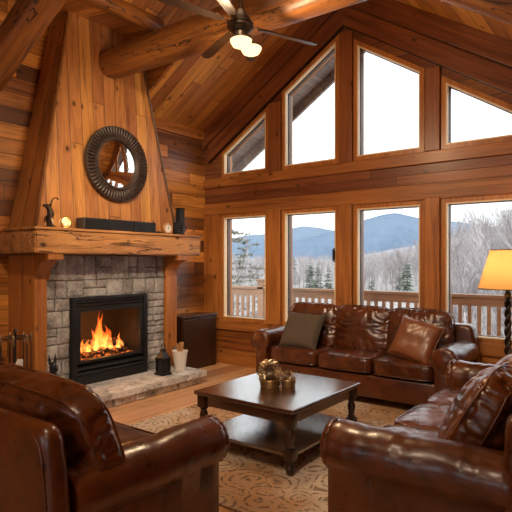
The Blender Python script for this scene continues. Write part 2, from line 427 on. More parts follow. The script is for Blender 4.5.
# gable above the band: polygons per column span
def gtop(x): return roof(x) + .03
def gable(x0, x1, zb0, zb1):
    xs = [x0] + ([XR] if x0 < XR < x1 else []) + [x1]
    poly = [(x0,zb0),(x1,zb1)] + [(x, gtop(x)) for x in reversed(xs)]
    struct(link('wall_back_gable', prism(bmesh.new(), poly, 'Y', YW, YW+TH), M['trimdark']))
ucols = cols[:4]
edges = [XL-.2] + [v for c in ucols for v in (c[0]-fr, c[1]+fr)] + [RX]
for i in range(0, len(edges), 2):
    x0, x1 = edges[i], edges[i+1]
    if x1 == RX:
        poly = [(x0,zu0-fr),(RX,zu0-fr),(RX,roof(XF)),(XF,gtop(XF)),(x0,gtop(x0))]
        # low right end: below band top the gable is clipped
        poly = [(x0,zu0-fr),((ZR-(zu0-fr))/MRT+XR, zu0-fr),(x0,gtop(x0))]
        struct(link('wall_back_gable', prism(bmesh.new(), poly, 'Y', YW, YW+TH), M['trimdark']))
    else: gable(x0, x1, zu0-fr, zu0-fr)
for c in ucols:
    gable(c[0]-fr, c[1]+fr, topz(c[0])+fr-.03, topz(c[1])+fr-.03) if True else None
# protruding timber posts, sill rail and slope boards
n = 1
px = [(-4.09+.01,-3.865-.01), (-3.02+.01,-2.83-.01), (-1.975+.01,-1.792-.01), (-.945,-.755)]
for (a, b) in px:
    struct(link('trim_%d' % n, box(bmesh.new(), a, b, YW-.05, YW, zs0-fr-.0, zs1+fr+.02, .008), M['post'])); n += 1
for (a, b) in px[:3]:
    m = (a+b)/2
    zt = max(min(roof(a), roof(b))-.52, 2.8)
    struct(link('trim_%d' % n, box(bmesh.new(), a, b, YW-.04, YW, zu0-fr, zt, .008), M['postdark'])); n += 1
struct(link('trim_%d' % n, box(bmesh.new(), XL, RX, YW-.035, YW, zs0-fr-.13, zs0-fr, .006), M['trimx'])); n += 1
struct(link('trim_%d' % n, box(bmesh.new(), XL, RX, YW-.035, YW, zs1+fr+.0, zs1+fr+.16, .006), M['trimx'])); n += 1
struct(link('trim_%d' % n, box(bmesh.new(), XL, RX, YW-.035, YW, zu0-fr-.13, zu0-fr, .006), M['trimx'])); n += 1
struct(link('trim_%d' % n, box(bmesh.new(), XL, XL+.30, YW-.03, YW, zs0-fr, zs1+fr, .006), M['post'])); n += 1
# slope boards (two, stepping)
def slope_board(p, q, w, y0, y1, mat):
    global n
    dx, dz = q[0]-p[0], q[1]-p[1]; L = math.hypot(dx,dz); ang = math.atan2(dz,dx)
    b = box(bmesh.new(), 0, L, y0, y1, -w, 0)
    for v in b.verts: v.co.x += v.co.z*math.tan(ang)
    struct(link('trim_%d' % n, b, mat, None, loc=(p[0],0,p[1]), rot=(0,-ang,0))); n += 1
for (w0, w1, yy) in ((0,.22,.085),(.224,.435,.065)):
    o1 = w0/math.cos(math.atan(MRT))
    slope_board((XL+.02+o1*.35, roof(XL+.02+o1*.35)-o1), (XR, ZR-o1), w1-w0, YW-yy, YW, M['trimdark'])
    slope_board((XR, ZR-o1), (XF, roof(XF)-o1), w1-w0, YW-yy, YW, M['trimdark'])
struct(link('trim_%d' % n, prism(bmesh.new(), [(XR-.45,ZR-.30-.45*MRT),(XR,ZR-.515),(XR+.45,ZR-.30-.45*MRT),(XR,ZR-.01)], 'Y', YW-.06, YW), M['postdark'])); n += 1
struct(link('baseboard_back', box(bmesh.new(), XL, RX, YW-.03, YW, 0, .2, .006), M['trimx']))
struct(link('baseboard_left', box(bmesh.new(), XL, XL+.03, 4.7, YW-.03, 0, .2, .006), M['trimy']))
struct(link('trim_%d' % n, box(bmesh.new(), XL, XL+.06, DY1+.05, YW, 3.22, 3.36, .01), M['trimy'])); n += 1

# windows: frame + sash + pane
def window(i, poly):
    """poly: glass outline (x,z)"""
    cx = sum(p[0] for p in poly)/len(poly); cz = sum(p[1] for p in poly)/len(poly)
    w = bpy.data.objects.new('window_%d' % i, None); COL.objects.link(w); struct(w)
    w.location = (cx, YW, cz)
    def inset(d):
        # offset polygon edges outward by d
        m = len(poly); res = []
        for k in range(m):
            p0, p1, p2 = Vector(poly[k-1]), Vector(poly[k]), Vector(poly[(k+1)%m])
            e1 = (p1-p0).normalized(); e2 = (p2-p1).normalized()
            n1 = Vector((e1.y,-e1.x)); n2 = Vector((e2.y,-e2.x))
            s = (n1+n2); s = s/ max(.3, (1+n1.dot(n2)))
            q = p1 + s*d; res.append((q.x-cx, q.y-cz))
        return res
    def ring(name, d0, d1, y0, y1, mat):
        A, B = inset(d0), inset(d1); bm = bmesh.new(); m = len(A)
        vs = [[bm.verts.new((p[0],y,p[1])) for p in P] for (P,y) in ((A,y0),(B,y0),(B,y1),(A,y1))]
        for k in range(4):
            P, Q = vs[k], vs[(k+1)%4]
            for j in range(m): bm.faces.new((P[j],P[(j+1)%m],Q[(j+1)%m],Q[j]))
        return link(name, bm, mat, w)
    ring('casing', .002, .055, -.016, .16, M['jamb'])
    ring('sash', -.012, .004, .05, .10, M['sash'])
    ring('lit_bead', -.007, .007, -.021, .035, M['lit_bead'])  # added strip, coloured like a sunlit stop edge
    g = inset(-.01); bm = bmesh.new()
    prism(bm, g, 'Y', .072, .078); link('pane', bm, M['glass'], w)
    return w
wi = 1
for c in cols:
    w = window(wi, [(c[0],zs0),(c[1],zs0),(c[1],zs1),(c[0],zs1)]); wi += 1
    if c is cols[1]:
        bm = bmesh.new(); tube(bm, [(c[1]-w.location.x-.005,-.02,-.05+.13),(c[1]-w.location.x-.005,-.06,-.04+.13),(c[1]-w.location.x-.005,-.06,.10+.13),(c[1]-w.location.x-.005,-.02,.11+.13)], .009, 6)
        box(bm, c[1]-w.location.x-.012, c[1]-w.location.x+.004, -.03, -.017, .10, .22)
        link('latch', bm, M['black'], w)
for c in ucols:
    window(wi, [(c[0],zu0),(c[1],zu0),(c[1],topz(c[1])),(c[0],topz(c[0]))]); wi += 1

# rear wall of the room (behind the camera) with two unseen windows added for daylight
struct(boxo('wall_front_lower', mw, XL-.2, RX+.2, BY-.2, BY, 0, .8))
struct(boxo('wall_front_upper', mw, XL-.2, RX+.2, BY-.2, BY, 2.3, 2.45))
for x0, x1 in ((XL-.2,-3.6), (-1.6,-.6), (1.4,RX+.2)):
    struct(boxo('wall_front_pier', mw, x0, x1, BY-.2, BY, .8, 2.3))
struct(link('wall_front_gable', prism(bmesh.new(), [(XL-.2,2.45),(RX+.2,2.45),(RX+.2,roof(XF)+.05),(XF,roof(XF)+.05),(XR,ZR+.05),(PX,roof(PX)+.05),(XL-.2,DZ+.1)], 'Y', BY-.2, BY), mw))
for x0, x1 in ((-3.6,-1.6), (-.6,1.4)):
    w = bpy.data.objects.new('window_%d' % wi, None); wi += 1; COL.objects.link(w); struct(w); w.location = ((x0+x1)/2, BY, 1.55)
    bm = bmesh.new()
    for a in (-1, -.03, .94): box(bm, a, a+.06, -.12, .0, -.75, .75)
    box(bm, -1, 1, -.12, 0, -.75, -.69); box(bm, -1, 1, -.12, 0, .69, .75)
    link('casing', bm, M['jamb'], w)
    link('pane', box(bmesh.new(), -.95, .95, -.07, -.064, -.7, .7), M['glass'], w)

# roof outside: overhang past the gable wall
OV = 1.0
struct(slab('roof_overhang_left', (XL-.7, roof(XL-.7)+.02), (XR, ZR+.02), YW+TH, YW+TH+OV, M['roofwood'], .12))
struct(slab('roof_overhang_right', (XR, ZR+.02), (XF, roof(XF)+.02), YW+TH, YW+TH+OV, M['roofwood'], .12))
struct(slab('roof_fascia_left', (XL-.7, roof(XL-.7)-.14), (XR, ZR-.14), YW+TH+OV, YW+TH+OV+.05, M['roofwood'], .3))
struct(slab('roof_fascia_right', (XR, ZR-.14), (XF, roof(XF)-.14), YW+TH+OV, YW+TH+OV+.05, M['roofwood'], .3))

# ------------------------------------------------------------------ logs (truss)
def log_between(name, p, q, r, label, mat=M['log'], seg=20, flat=None, knob=0):
    p, q = Vector(p), Vector(q); d = q-p; L = d.length
    bm = bmesh.new(); rings = []
    N = 28
    for i in range(N+1):
        x = L*i/N; ring = []
        e = min(i, N-i); k = 1 if e > 0 else .93
        for j in range(seg):
            a = 2*PI*j/seg
            rr = r*k*(1+.045*noise.noise(Vector((x*1.1, math.cos(a)*1.2, math.sin(a)*1.2+p.x))))
            y, z = rr*math.cos(a), rr*math.sin(a)
            if flat is not None: z = max(z, -r*flat)
            ring.append(bm.verts.new((x, y, z)))
        rings.append(ring)
    for i in range(N):
        for j in range(seg): bm.faces.new((rings[i][j],rings[i][(j+1)%seg],rings[i+1][(j+1)%seg],rings[i+1][j]))
    bm.faces.new(rings[0][::-1]); bm.faces.new(rings[-1])
    o = link(name, bm, mat, smooth=True)
    o.location = p; o.rotation_euler = (0, -math.asin(d.z/L), math.atan2(d.y, d.x))
    o.data.set_sharp_from_angle(angle=math.radians(50))
    return tag(o, label, 'beam')
log_between('tie_beam', (-4.885,3.70,3.68), (XF-.0,3.62,3.58) , .168, 'thick round log tie beam running out of the chimney below the ceiling fan', flat=.86)
log_between('rafter_log', (-5.12,2.42,3.18), (-4.05,2.60,4.02), .155, 'round log rafter slanting up at the left of the chimney')
log_between('rafter_log', (XR+.05,3.64,ZR-.27), (XF-.2,3.64,roof(XF-.2)-.24), .135, 'round log rafter under the right-hand roof slope, top right corner')
log_between('purlin', (PX+.02,-1.0,roof(PX)-.05), (PX+.02,3.80,roof(PX)-.05), .085, 'squared pale purlin running along the ceiling above the chimney', seg=8)

# ------------------------------------------------------------------ fireplace
FX = -4.75; FY0, FY1 = 2.71, 4.61; HZ = .155
def ashlar(bm, x_face, y0, y1, z0, z1, rows, wmin, wmax, dep=.07, rnd=None, seed=1, proud=.02):
    """rough stone blocks, face toward +X"""
    rg = random.Random(seed); z = z0; zs = [z0]
    hs = [rg.uniform(.8,1.3) for _ in range(rows)]; s = sum(hs)
    for h in hs: z += h/s*(z1-z0); zs.append(z)
    for i in range(rows):
        y = y0
        while y < y1-1e-4:
            w = rg.uniform(wmin, wmax)
            ye = y+w
            if y1-ye < wmin*.7: ye = y1
            subs = [(zs[i], zs[i+1])]
            if zs[i+1]-zs[i] > .13 and rg.random() < .35:
                m = (zs[i]+zs[i+1])/2; subs = [(zs[i],m),(m,zs[i+1])]
            for (a, b) in subs:
                t = bmesh.new(); bmesh.ops.create_cube(t, size=1)
                g = .004; pr = rg.uniform(0, proud)
                for v in t.verts: v.co = Vector((x_face-dep/2+pr/2+v.co.x*(dep+pr), (y+ye)/2+v.co.y*(ye-y-2*g), (a+b)/2+v.co.z*(b-a-2*g)))
                bmesh.ops.subdivide_edges(t, edges=t.edges[:], cuts=5, use_grid_fill=True)
                for v in t.verts:
                    nn = noise.noise_vector(v.co*9+Vector((seed,0,0)))*.009 + noise.noise_vector(v.co*30)*.004
                    ed = min(v.co.y-y, ye-v.co.y, v.co.z-a, b-v.co.z)
                    if v.co.x > x_face-.02: v.co.x += nn.x - (.010 if ed < .012 else 0)
                    v.co.y += nn.y*.35; v.co.z += nn.z*.35
                merge(bm, t)
            y = ye
    return bm

fp = thing('fireplace_surround', 'grey rough stone fireplace surround between two square cedar posts', 'fireplace', (FX, (FY0+FY1)/2, HZ))
def P(o, ob):  # parent keeping world
    ob.parent = o; ob.location = Vector(ob.location) - Vector(o.location); return ob
SY0, SY1 = 2.845, 4.435
IY0, IY1, IZ0, IZ1 = 3.12, 4.125, HZ, 1.075
sx = FX-.045
bm = bmesh.new()
ashlar(bm, sx, SY0, IY0, HZ, IZ1, 6, .10, .2, seed=3)
ashlar(bm, sx, IY1, SY1, HZ, IZ1, 11, .08, .16, seed=5)
ashlar(bm, sx, SY0, SY1, IZ1, 1.52, 2, .10, .24, seed=8)
P(fp, link('stone_veneer', bm, M['stone']))
bm = bmesh.new()
box(bm, XL, sx-.035, SY0, IY0, HZ, 1.52); box(bm, XL, sx-.035, IY1, SY1, HZ, 1.52); box(bm, XL, sx-.035, IY0, IY1, IZ1, 1.52)
P(fp, link('mortar_backing', bm, M['mortar']))
for (a, b) in ((FY0, SY0), (SY1, FY1)):
    P(fp, link('wood_post', box(bmesh.new(), XL+.002, FX, a, b, HZ if a > 4 else 0.0, 1.52, .006), M['post']))

# mantel with corbels
mt = thing('mantel_shelf', 'thick rustic wooden mantel beam with checks and carved corbels above the fireplace', 'mantel', (-4.87,3.68,1.53))
bm = bmesh.new(); box(bm, XL, -4.5, 2.58, 4.785, 1.53, 1.76)
bmesh.ops.bevel(bm, geom=bm.edges[:], offset=.012, segments=2, affect='EDGES')
bmesh.ops.subdivide_edges(bm, edges=[e for e in bm.edges if e.calc_length() > 1], cuts=40, use_grid_fill=True)
bmesh.ops.subdivide_edges(bm, edges=[e for e in bm.edges if .15 < e.calc_length() < .3], cuts=5, use_grid_fill=True)
for v in bm.verts:
    if v.co.x > -4.6:
        cr = noise.noise(Vector((v.co.y*2.2, v.co.z*22, 3)))
        v.co.x += -.010*max(0, cr-.25)*4*.5 + .006*noise.noise(v.co*6)
    v.co.z += .004*noise.noise(v.co*4+Vector((9,0,0)))
P(mt, link('beam', bm, M['mantel']))
P(mt, link('shelf_board', box(bmesh.new(), XL+.001, -4.485, 2.565, 4.80, 1.755, 1.78, .005), M['mantel']))
def corbel(y0, y1):
    pr = [(FX+.001,1.53),(FX+.24,1.53),(FX+.24,1.475)]
    for k in range(9):
        a = k/8*PI/2
        pr.append((FX+.24-.235*math.sin(a)*1.0, 1.475-.175*(1-math.cos(a))))
    pr.append((FX+.001,1.27))
    return P(mt, link('corbel', prism(bmesh.new(), pr, 'Y', y0, y1, .006), M['post']))
corbel(FY0+.005, SY0+.03); corbel(SY1-.03, FY1-.005)

# hearth
he = thing('hearth', 'raised grey stone hearth slab on rough stone blocks in front of the fire', 'hearth', (-4.5,3.3,0))
bm = bmesh.new()
box(bm, FX-.05, -4.225, 1.95, 4.60, HZ-.062, HZ, 0)
bmesh.ops.subdivide_edges(bm, edges=[e for e in bm.edges if e.calc_length() > 2], cuts=70, use_grid_fill=True)
bmesh.ops.subdivide_edges(bm, edges=[e for e in bm.edges if .3 < e.calc_length() < 1], cuts=14, use_grid_fill=True)
for v in bm.verts:
    nz = noise.noise_vector(v.co*6)*.010 + noise.noise_vector(v.co*22)*.006
    if v.co.x > -4.24: v.co.x += nz.x*1.6
    if v.co.y > 4.58: v.co.y += nz.y*1.6
    if v.co.z > HZ-.01 and v.co.x > FX+.02: v.co.z += min(0, nz.z)*.5
P(he, autosmooth(link('slab', bm, M['slab']), 40))
bm = bmesh.new(); ashlar(bm, -4.275, 1.98, 4.53, 0, HZ-.064, 1, .12, .3, seed=11)
P(he, link('stone_base', bm, M['slab']))
bm = bmesh.new(); box(bm, FX, -4.35, 1.98, 4.52, 0, HZ-.066); P(he, link('mortar_core', bm, M['mortar']))

# firebox insert
fi = thing('fireplace_insert', 'black metal gas fireplace insert with louvres above and below the glass', 'fireplace insert', (FX,(IY0+IY1)/2,HZ))
g0, g1, gz0, gz1 = IY0+.105, IY1-.10, .41, .925
fxf = FX+.012
bm = bmesh.new()
box(bm, FX-.06, fxf, IY0, IY0+.055, IZ0, IZ1, .004); box(bm, FX-.06, fxf, IY1-.055, IY1, IZ0, IZ1, .004)
box(bm, FX-.06, fxf, IY0+.055, IY1-.055, IZ1-.03, IZ1, .004); box(bm, FX-.06, fxf, IY0+.055, IY1-.055, IZ0, IZ0+.10, .004)
P(fi, link('outer_frame', bm, M['black']))
bm = bmesh.new()
box(bm, FX-.07, fxf-.012, IY0+.058, g0, gz0-.03, gz1+.03, .004); box(bm, FX-.07, fxf-.012, g1, IY1-.058, gz0-.03, gz1+.03, .004)
box(bm, FX-.07, fxf-.012, g0, g1, gz1, gz1+.03, .004); box(bm, FX-.07, fxf-.012, g0, g1, gz0-.03, gz0, .004)
P(fi, link('door_frame', bm, M['black']))
for z in (.965, 1.0, 1.03):
    P(fi, link('louver', prism(bmesh.new(), [(fxf-.05,z+.0),(fxf-.008,z-.010),(fxf-.004,z+.008),(fxf-.05,z+.018)], 'Y', IY0+.058, IY1-.058, .001), M['blackp']))
for z in (.275, .325):
    P(fi, link('louver', prism(bmesh.new(), [(fxf-.05,z),(fxf-.008,z-.012),(fxf-.003,z+.012),(fxf-.05,z+.026)], 'Y', IY0+.058, IY1-.058, .001), M['blackp']))
bm = bmesh.new()
bx0 = XL+.02
box(bm, bx0, FX-.06, IY0+.02, IY0+.05, HZ+.02, 1.0); box(bm, bx0, FX-.06, IY1-.05, IY1-.02, HZ+.02, 1.0)
box(bm, bx0, bx0+.02, IY0+.05, IY1-.05, HZ+.02, 1.0); box(bm, bx0, FX-.06, IY0+.05, IY1-.05, 1.0, 1.03)
box(bm, bx0, FX-.06, IY0+.05, IY1-.05, gz0-.06, gz0-.02)
P(fi, link('firebox', bm, M['soot']))
P(fi, link('glass', box(bmesh.new(), FX-.035, FX-.031, g0-.005, g1+.005, gz0-.005, gz1+.005), glass_mat('fire_glass',(.93,.9,.88))))
gy = (g0+g1)/2; gfl = gz0-.02
logs = [((-5.02,gy-.33,gfl+.055),(-4.93,gy+.05,gfl+.06),.052),((-4.93,gy-.02,gfl+.055),(-5.02,gy+.35,gfl+.065),.055),
        ((-5.06,gy-.16,gfl+.15),(-4.90,gy+.16,gfl+.14),.042),((-4.88,gy-.30,gfl+.045),(-4.86,gy-.05,gfl+.04),.038),((-4.86,gy+.06,gfl+.04),(-4.9,gy+.30,gfl+.045),.036)]
loglab = ['charred log glowing at the left back of the fire','charred log glowing at the right back of the fire','charred log lying across the top of the fire stack','small charred log at the front left of the fire','small charred log at the front right of the fire']
for (p, q, r), lb in zip(logs, loglab):
    p, q = Vector(p), Vector(q); bm = bmesh.new(); pts = [p.lerp(q, k/8) for k in range(9)]
    tube(bm, pts, [r*(1+.12*noise.noise(x*14)) for x in pts], 10)
    tag(link('burning_log', bm, M['ember'], smooth=True), lb, 'log', 'logs in the fire')
bm = bmesh.new(); box(bm, -5.1, -4.84, gy-.36, gy+.36, gfl, gfl+.018)
bmesh.ops.subdivide_edges(bm, edges=bm.edges[:], cuts=12, use_grid_fill=True)
for v in bm.verts:
    if v.co.z > gfl+.01: v.co.z += .012*abs(noise.noise(v.co*30))
tag(link('ember_bed', bm, M['embers']), 'glowing orange ember bed under the fireplace logs', 'embers', kind='stuff')
# flames: tapering wavy tongues
bm = bmesh.new(); rg = random.Random(5)
tongues = [(0,-4.97,.40,.070),(-.05,-4.94,.33,.062),(.05,-4.93,.27,.06),(-.10,-4.96,.24,.055),(.11,-4.95,.22,.055),(.0,-4.9,.24,.05),(-.19,-4.95,.15,.055),(-.27,-4.95,.17,.045),
           (-.32,-4.97,.11,.04),(.17,-4.93,.15,.045),(.24,-4.95,.13,.04),(.31,-4.97,.19,.03),(-.13,-4.88,.13,.04),(.08,-4.88,.14,.04),(-.23,-4.89,.11,.04),(.2,-4.88,.09,.035),(.02,-4.99,.43,.03),(-.03,-4.97,.36,.04)]
for (dy, x, h, r) in tongues:
    pts = []; rr = []
    ph = rg.uniform(0,6); z0 = gfl+.03 + (.05 if abs(dy) < .15 else .02)
    for k in range(13):
        s = k/12
        pts.append((x+.015*math.sin(ph+s*5)*s, gy+dy+.028*math.sin(ph*2+s*6.5)*s+(.03*s if dy<0 else -.03*s)*abs(dy)*6, z0+h*s))
        rr.append(max(.0008, r*(math.sin(PI*min(1,(s*.85+.16)))**.8)*(1-s)**.55))
    tube(bm, pts, rr, 12)
fl = link('fire_flames', bm, M['flame'], smooth=True); fl.location = (0,0,0)
# shift so object z=0 at flame base (colour runs up the flame)
for v in fl.data.vertices: v.co -= Vector((-4.95,gy,gfl))
fl.location = (-4.95,gy,gfl)
tag(fl, 'bright orange flames rising from the logs behind the fireplace glass', 'fire', kind='stuff')

# chimney breast: tapered, vertical boards
z0c, z1c = 1.78, 4.25
bl = [(FX, FY0), (FX, FY1)]; zt = z1c
y0t, y1t = FY0+.205*(zt-z0c), FY1-.205*(zt-z0c); xt = FX-.075*(zt-z0c)
ch = thing('chimney_breast', 'tall tapering chimney breast clad in vertical honey cedar boards', 'chimney', (FX,3.66,z0c))
def quad3(name, pts, mat, th, nrm):
    bm = bmesh.new(); nrm = Vector(nrm)
    A = [bm.verts.new(Vector(p)) for p in pts]; B = [bm.verts.new(Vector(p)-nrm*th) for p in pts]
    bm.faces.new(A); bm.faces.new(B[::-1])
    for k in range(4): bm.faces.new((A[k],A[(k+1)%4],B[(k+1)%4],B[k]))
    return P(ch, link(name, bm, mat))
quad3('front_boards', [(FX,FY0,z0c),(FX,FY1,z0c),(xt,y1t,zt),(xt,y0t,zt)], M['chim'], .03, (1,0,0))
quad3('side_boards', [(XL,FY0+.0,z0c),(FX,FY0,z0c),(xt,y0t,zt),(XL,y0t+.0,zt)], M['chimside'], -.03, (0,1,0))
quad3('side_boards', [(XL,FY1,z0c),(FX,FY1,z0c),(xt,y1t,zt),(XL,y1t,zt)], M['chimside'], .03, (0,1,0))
bm = bmesh.new()
tube(bm, [(FX+.004,FY1-.004,z0c),(xt+.004,y1t-.004,zt)], .010, 6); P(ch, link('corner_trim', bm, M['sash']))

# mirror
mc = Vector((FX-.075*(2.55-z0c)+.06, 3.695, 2.545)); tilt = math.atan(.075)
mr = thing('wall_mirror', 'round wall mirror in a dark carved ribbed frame on the chimney', 'mirror', mc)
mr.rotation_euler = (0, PI/2-.01, 0)
bm = bmesh.new()
lathe(bm, [(.265,-.02),(.265,.02),(.275,.035),(.29,.035),(.30,.02),(.385,.012),(.40,.022),(.415,.02),(.42,0),(.415,-.025),(.265,-.025)], 64)
for k in range(62):
    a = 2*PI*k/62
    Mx = Matrix.Rotation(a, 4, 'Z') @ Matrix.Translation((.352,0,.018))
    t = bmesh.new(); tube(t, [(-.05,0,0),(-.03,0,.012),(.03,0,.014),(.055,0,.004)], [.009,.012,.0155,.012], 6)
    merge(bm, t, Mx)
autosmooth(link('ribbed_frame', bm, M['frame'], mr), 40)
bm = bmesh.new(); lathe(bm, [(.268*k/16, .026*(1-(k/16)**2)) for k in range(17)]+[(.268,-.015),(0,-.015)], 64)
link('mirror_glass', bm, M['mirror'], mr, smooth=False); autosmooth(mr.children[-1], 30)

# ------------------------------------------------------------------ things on the mantel (top z 1.78)
MZ = 1.78
sb = thing('sound_bar', 'long black sound bar in three segments on the mantel', 'speaker', (-4.64,3.62,MZ))
for (a, b) in ((3.14,3.43),(3.445,3.76),(3.775,4.10)):
    link('segment', box(bmesh.new(), -.075,.075, a-3.62, b-3.62, .004, .125, .008), M['blackp'], sb)
    link('grille', box(bmesh.new(), .075,.079, a-3.62+.012, b-3.62-.012, .015, .112, .001), M['black'], sb.children[-1])
link('spine', box(bmesh.new(), -.065,.06, 3.15-3.62, 4.09-3.62, 0, .09, .004), M['black'], sb)
# figurine: small animal standing upright with curved tail/stem
fg = thing('bronze_figurine', 'tall slender dark figurine with curled top at the left end of the mantel', 'figurine', (-4.62,2.80,MZ)); fg.scale = (1.35,1.35,1.08)
bm = bmesh.new()
lathe(bm, [(.05,0),(.052,.008),(.03,.018),(.022,.03),(.026,.05),(.02,.075),(.024,.10),(.016,.13),(.019,.15),(.012,.17)], 12)
tube(bm, [(0,0,.02),(.004,-.012,.07),(0,.006,.12),(0,-.006,.165),(0,-.028,.19)], [.026,.022,.024,.02,.014], 8)
sph(bm, (0,-.03,.195), .021, 8, (1,1.5,.8))
for s in (-1,1): tube(bm, [(0.01*s,-.01,.12),(.03*s,-.02,.09),(.025*s,-.03,.05)], [.008,.007,.006], 6)
autosmooth(link('body', bm, M['bronze'], fg), 50)
bm = bmesh.new(); tube(bm, [(0,-.005,.17),(0,.004,.215),(0,.014,.25),(0,.032,.272),(0,.052,.274),(0,.064,.262)], [.008,.007,.006,.006,.006,.008], 6)
link('curled_stem', bm, M['bronze'], fg, smooth=True)
cd = thing('candle_holder', 'small round glowing candle holder ringed in wood beside the dark figurine', 'candle', (-4.60,2.945,MZ)); cd.scale = (1.35,1.35,1.35)
bm = bmesh.new(); pts = [(.012, .036*math.cos(a), .045+.036*math.sin(a)) for a in [2*PI*k/20 for k in range(20)]]
tube(bm, pts, .010, 6, closed=True); box(bm, -.02,.03,-.022,.022,0,.01,.003)
link('ring', bm, M['brass'], cd, smooth=True)
bm = bmesh.new(); sph(bm, (-.008,0,.05), .033, 12); link('glass_globe', bm, M['candle'], cd, smooth=True)
bm = bmesh.new(); lathe(bm, [(.05,0),(.055,.018),(.03,.03),(0,.034)], 16)
tag(link('trinket_dish', bm, M['iron'], loc=(-4.62,4.17,MZ)), 'low dark dish just right of the sound bar on the mantel', 'dish')
ck = thing('small_clock', 'small round pale wooden desk clock right of the sound bar', 'clock', (-4.60,4.31,MZ)); ck.scale = (1.25,1.25,1.25)
bm = bmesh.new(); lathe(bm, [(0,-.018),(.05,-.018),(.055,-.01),(.055,.012),(.045,.018),(.040,.010),(0,.010)], 24, Matrix.Translation((0,0,.055)) @ Matrix.Rotation(PI/2,4,'Y'))
autosmooth(link('case', bm, M['kindling'], ck), 40)
bm = bmesh.new(); lathe(bm, [(0,.011),(.038,.011),(.038,.013),(0,.013)], 20, Matrix.Translation((0,0,.055)) @ Matrix.Rotation(PI/2,4,'Y')); link('dial', bm, M['white'], ck)
bm = bmesh.new(); box(bm, .0131,.0145,-.002,.002,.055,.082); box(bm, .0131,.0145,0,.022,.053,.057); link('hands', bm, M['black'], ck)
mug = thing('black_mug', 'ribbed black pot at the right end of the mantel', 'pot', (-4.60,4.50,MZ)); mug.scale = (1.15,1.15,1.2)
bm = bmesh.new(); lathe(bm, [(.0,0),(.055,0),(.06,.01),(.066,.12),(.068,.128),(.062,.128),(.055,.015),(0,.012)], 24)
for z in (.03,.055,.08,.105): lathe(bm, [(.056+.05*z,z-.006),(.064+.05*z,z),(.056+.05*z,z+.006)], 24)
autosmooth(link('body', bm, M['blackp'], mug), 40)
bm = bmesh.new(); tube(bm, [(.01,.06,.10),(.01,.095,.09),(.01,.10,.06),(.01,.06,.03)], .007, 6); link('handle', bm, M['blackp'], mug, smooth=True)
ph = thing('black_canister', 'narrow tall black canister behind the ribbed pot on the mantel', 'canister', (-4.74,4.66,MZ))
link('body', box(bmesh.new(), -.04,.04,-.045,.045,0,.33,.012), M['blackp'], ph); link('lid', box(bmesh.new(), -.043,.043,-.048,.048,.331,.35,.006), M['black'], ph)

# things on the hearth
ln = thing('black_lantern', 'small black iron lantern on the right end of the hearth', 'lantern', (-4.47,4.12,HZ))
bm = bmesh.new(); box(bm, -.055,.055,-.055,.055,0,.018,.003); box(bm, -.045,.045,-.045,.045,.018,.035,.002); box(bm,-.05,.05,-.05,.05,.125,.14,.002)
for a in (-1,1):
    for b in (-1,1): box(bm, a*.04-.006,a*.04+.006,b*.04-.006,b*.04+.006,.03,.13)
link('cage', bm, M['black'], ln)
bm = bmesh.new(); lathe(bm, [(.062,.14),(.035,.175),(.028,.185),(.028,.20),(.012,.212),(0,.215)], 4, Matrix.Rotation(PI/4,4,'Z')); link('roof_cap', bm, M['black'], ln)
bm = bmesh.new(); pts=[(0,.022*math.cos(2*PI*k/14),.228+.022*math.sin(2*PI*k/14)) for k in range(14)]; tube(bm, pts, .004, 5, closed=True); link('ring_handle', bm, M['black'], ln)
link('lantern_body', box(bmesh.new(), -.034,.034,-.034,.034,.035,.125), M['blackp'], ln)
ln.scale = (1.3,1.3,1.42)
bk = thing('white_bucket', 'white enamel bucket of split kindling on the hearth beside the lantern', 'bucket', (-4.50,4.42,HZ))
bm = bmesh.new(); lathe(bm, [(0,0),(.062,0),(.092,.225),(.098,.23),(.092,.235),(.085,.225),(.056,.01),(0,.01)], 28); autosmooth(link('body', bm, M['white'], bk), 40)
bm = bmesh.new(); tube(bm, [(0,.086*math.cos(PI*k/12),.185-.07*math.sin(PI*k/12)) for k in range(13)], .003, 5); link('bail_handle', bm, M['black'], bk)
rg = random.Random(4)
for k in range(7):
    a = rg.uniform(0,6.28); r = rg.uniform(0,.035)
    bm = bmesh.new(); w = rg.uniform(.011,.016)
    prism(bm, [(-w,-w),(w,-w*.7),(w*.2,w)], 'Z', 0, rg.uniform(.27,.33), .001)
    o = link('kindling_stick', bm, M['kindling'], loc=(-4.50+r*math.cos(a),4.42+r*math.sin(a),HZ+.014), rot=(rg.uniform(-.12,.12),rg.uniform(-.12,.12),a))
    tag(o, 'split kindling stick standing in the white bucket', 'firewood', 'kindling sticks in the white bucket')
tw = thing('black_tumbler', 'small dark cup with pale rim behind the bucket on the hearth', 'cup', (-4.66,4.52,HZ))
bm = bmesh.new(); lathe(bm, [(0,0),(.04,0),(.045,.25),(.04,.25),(.036,.01),(0,.01)], 20); autosmooth(link('body', bm, M['blackp'], tw), 40)
bm = bmesh.new(); lathe(bm, [(.0455,.20),(.0475,.20),(.0475,.252),(.0455,.252)], 20); link('metal_band', bm, plain('steel',(.5,.5,.5),.25,1), tw)
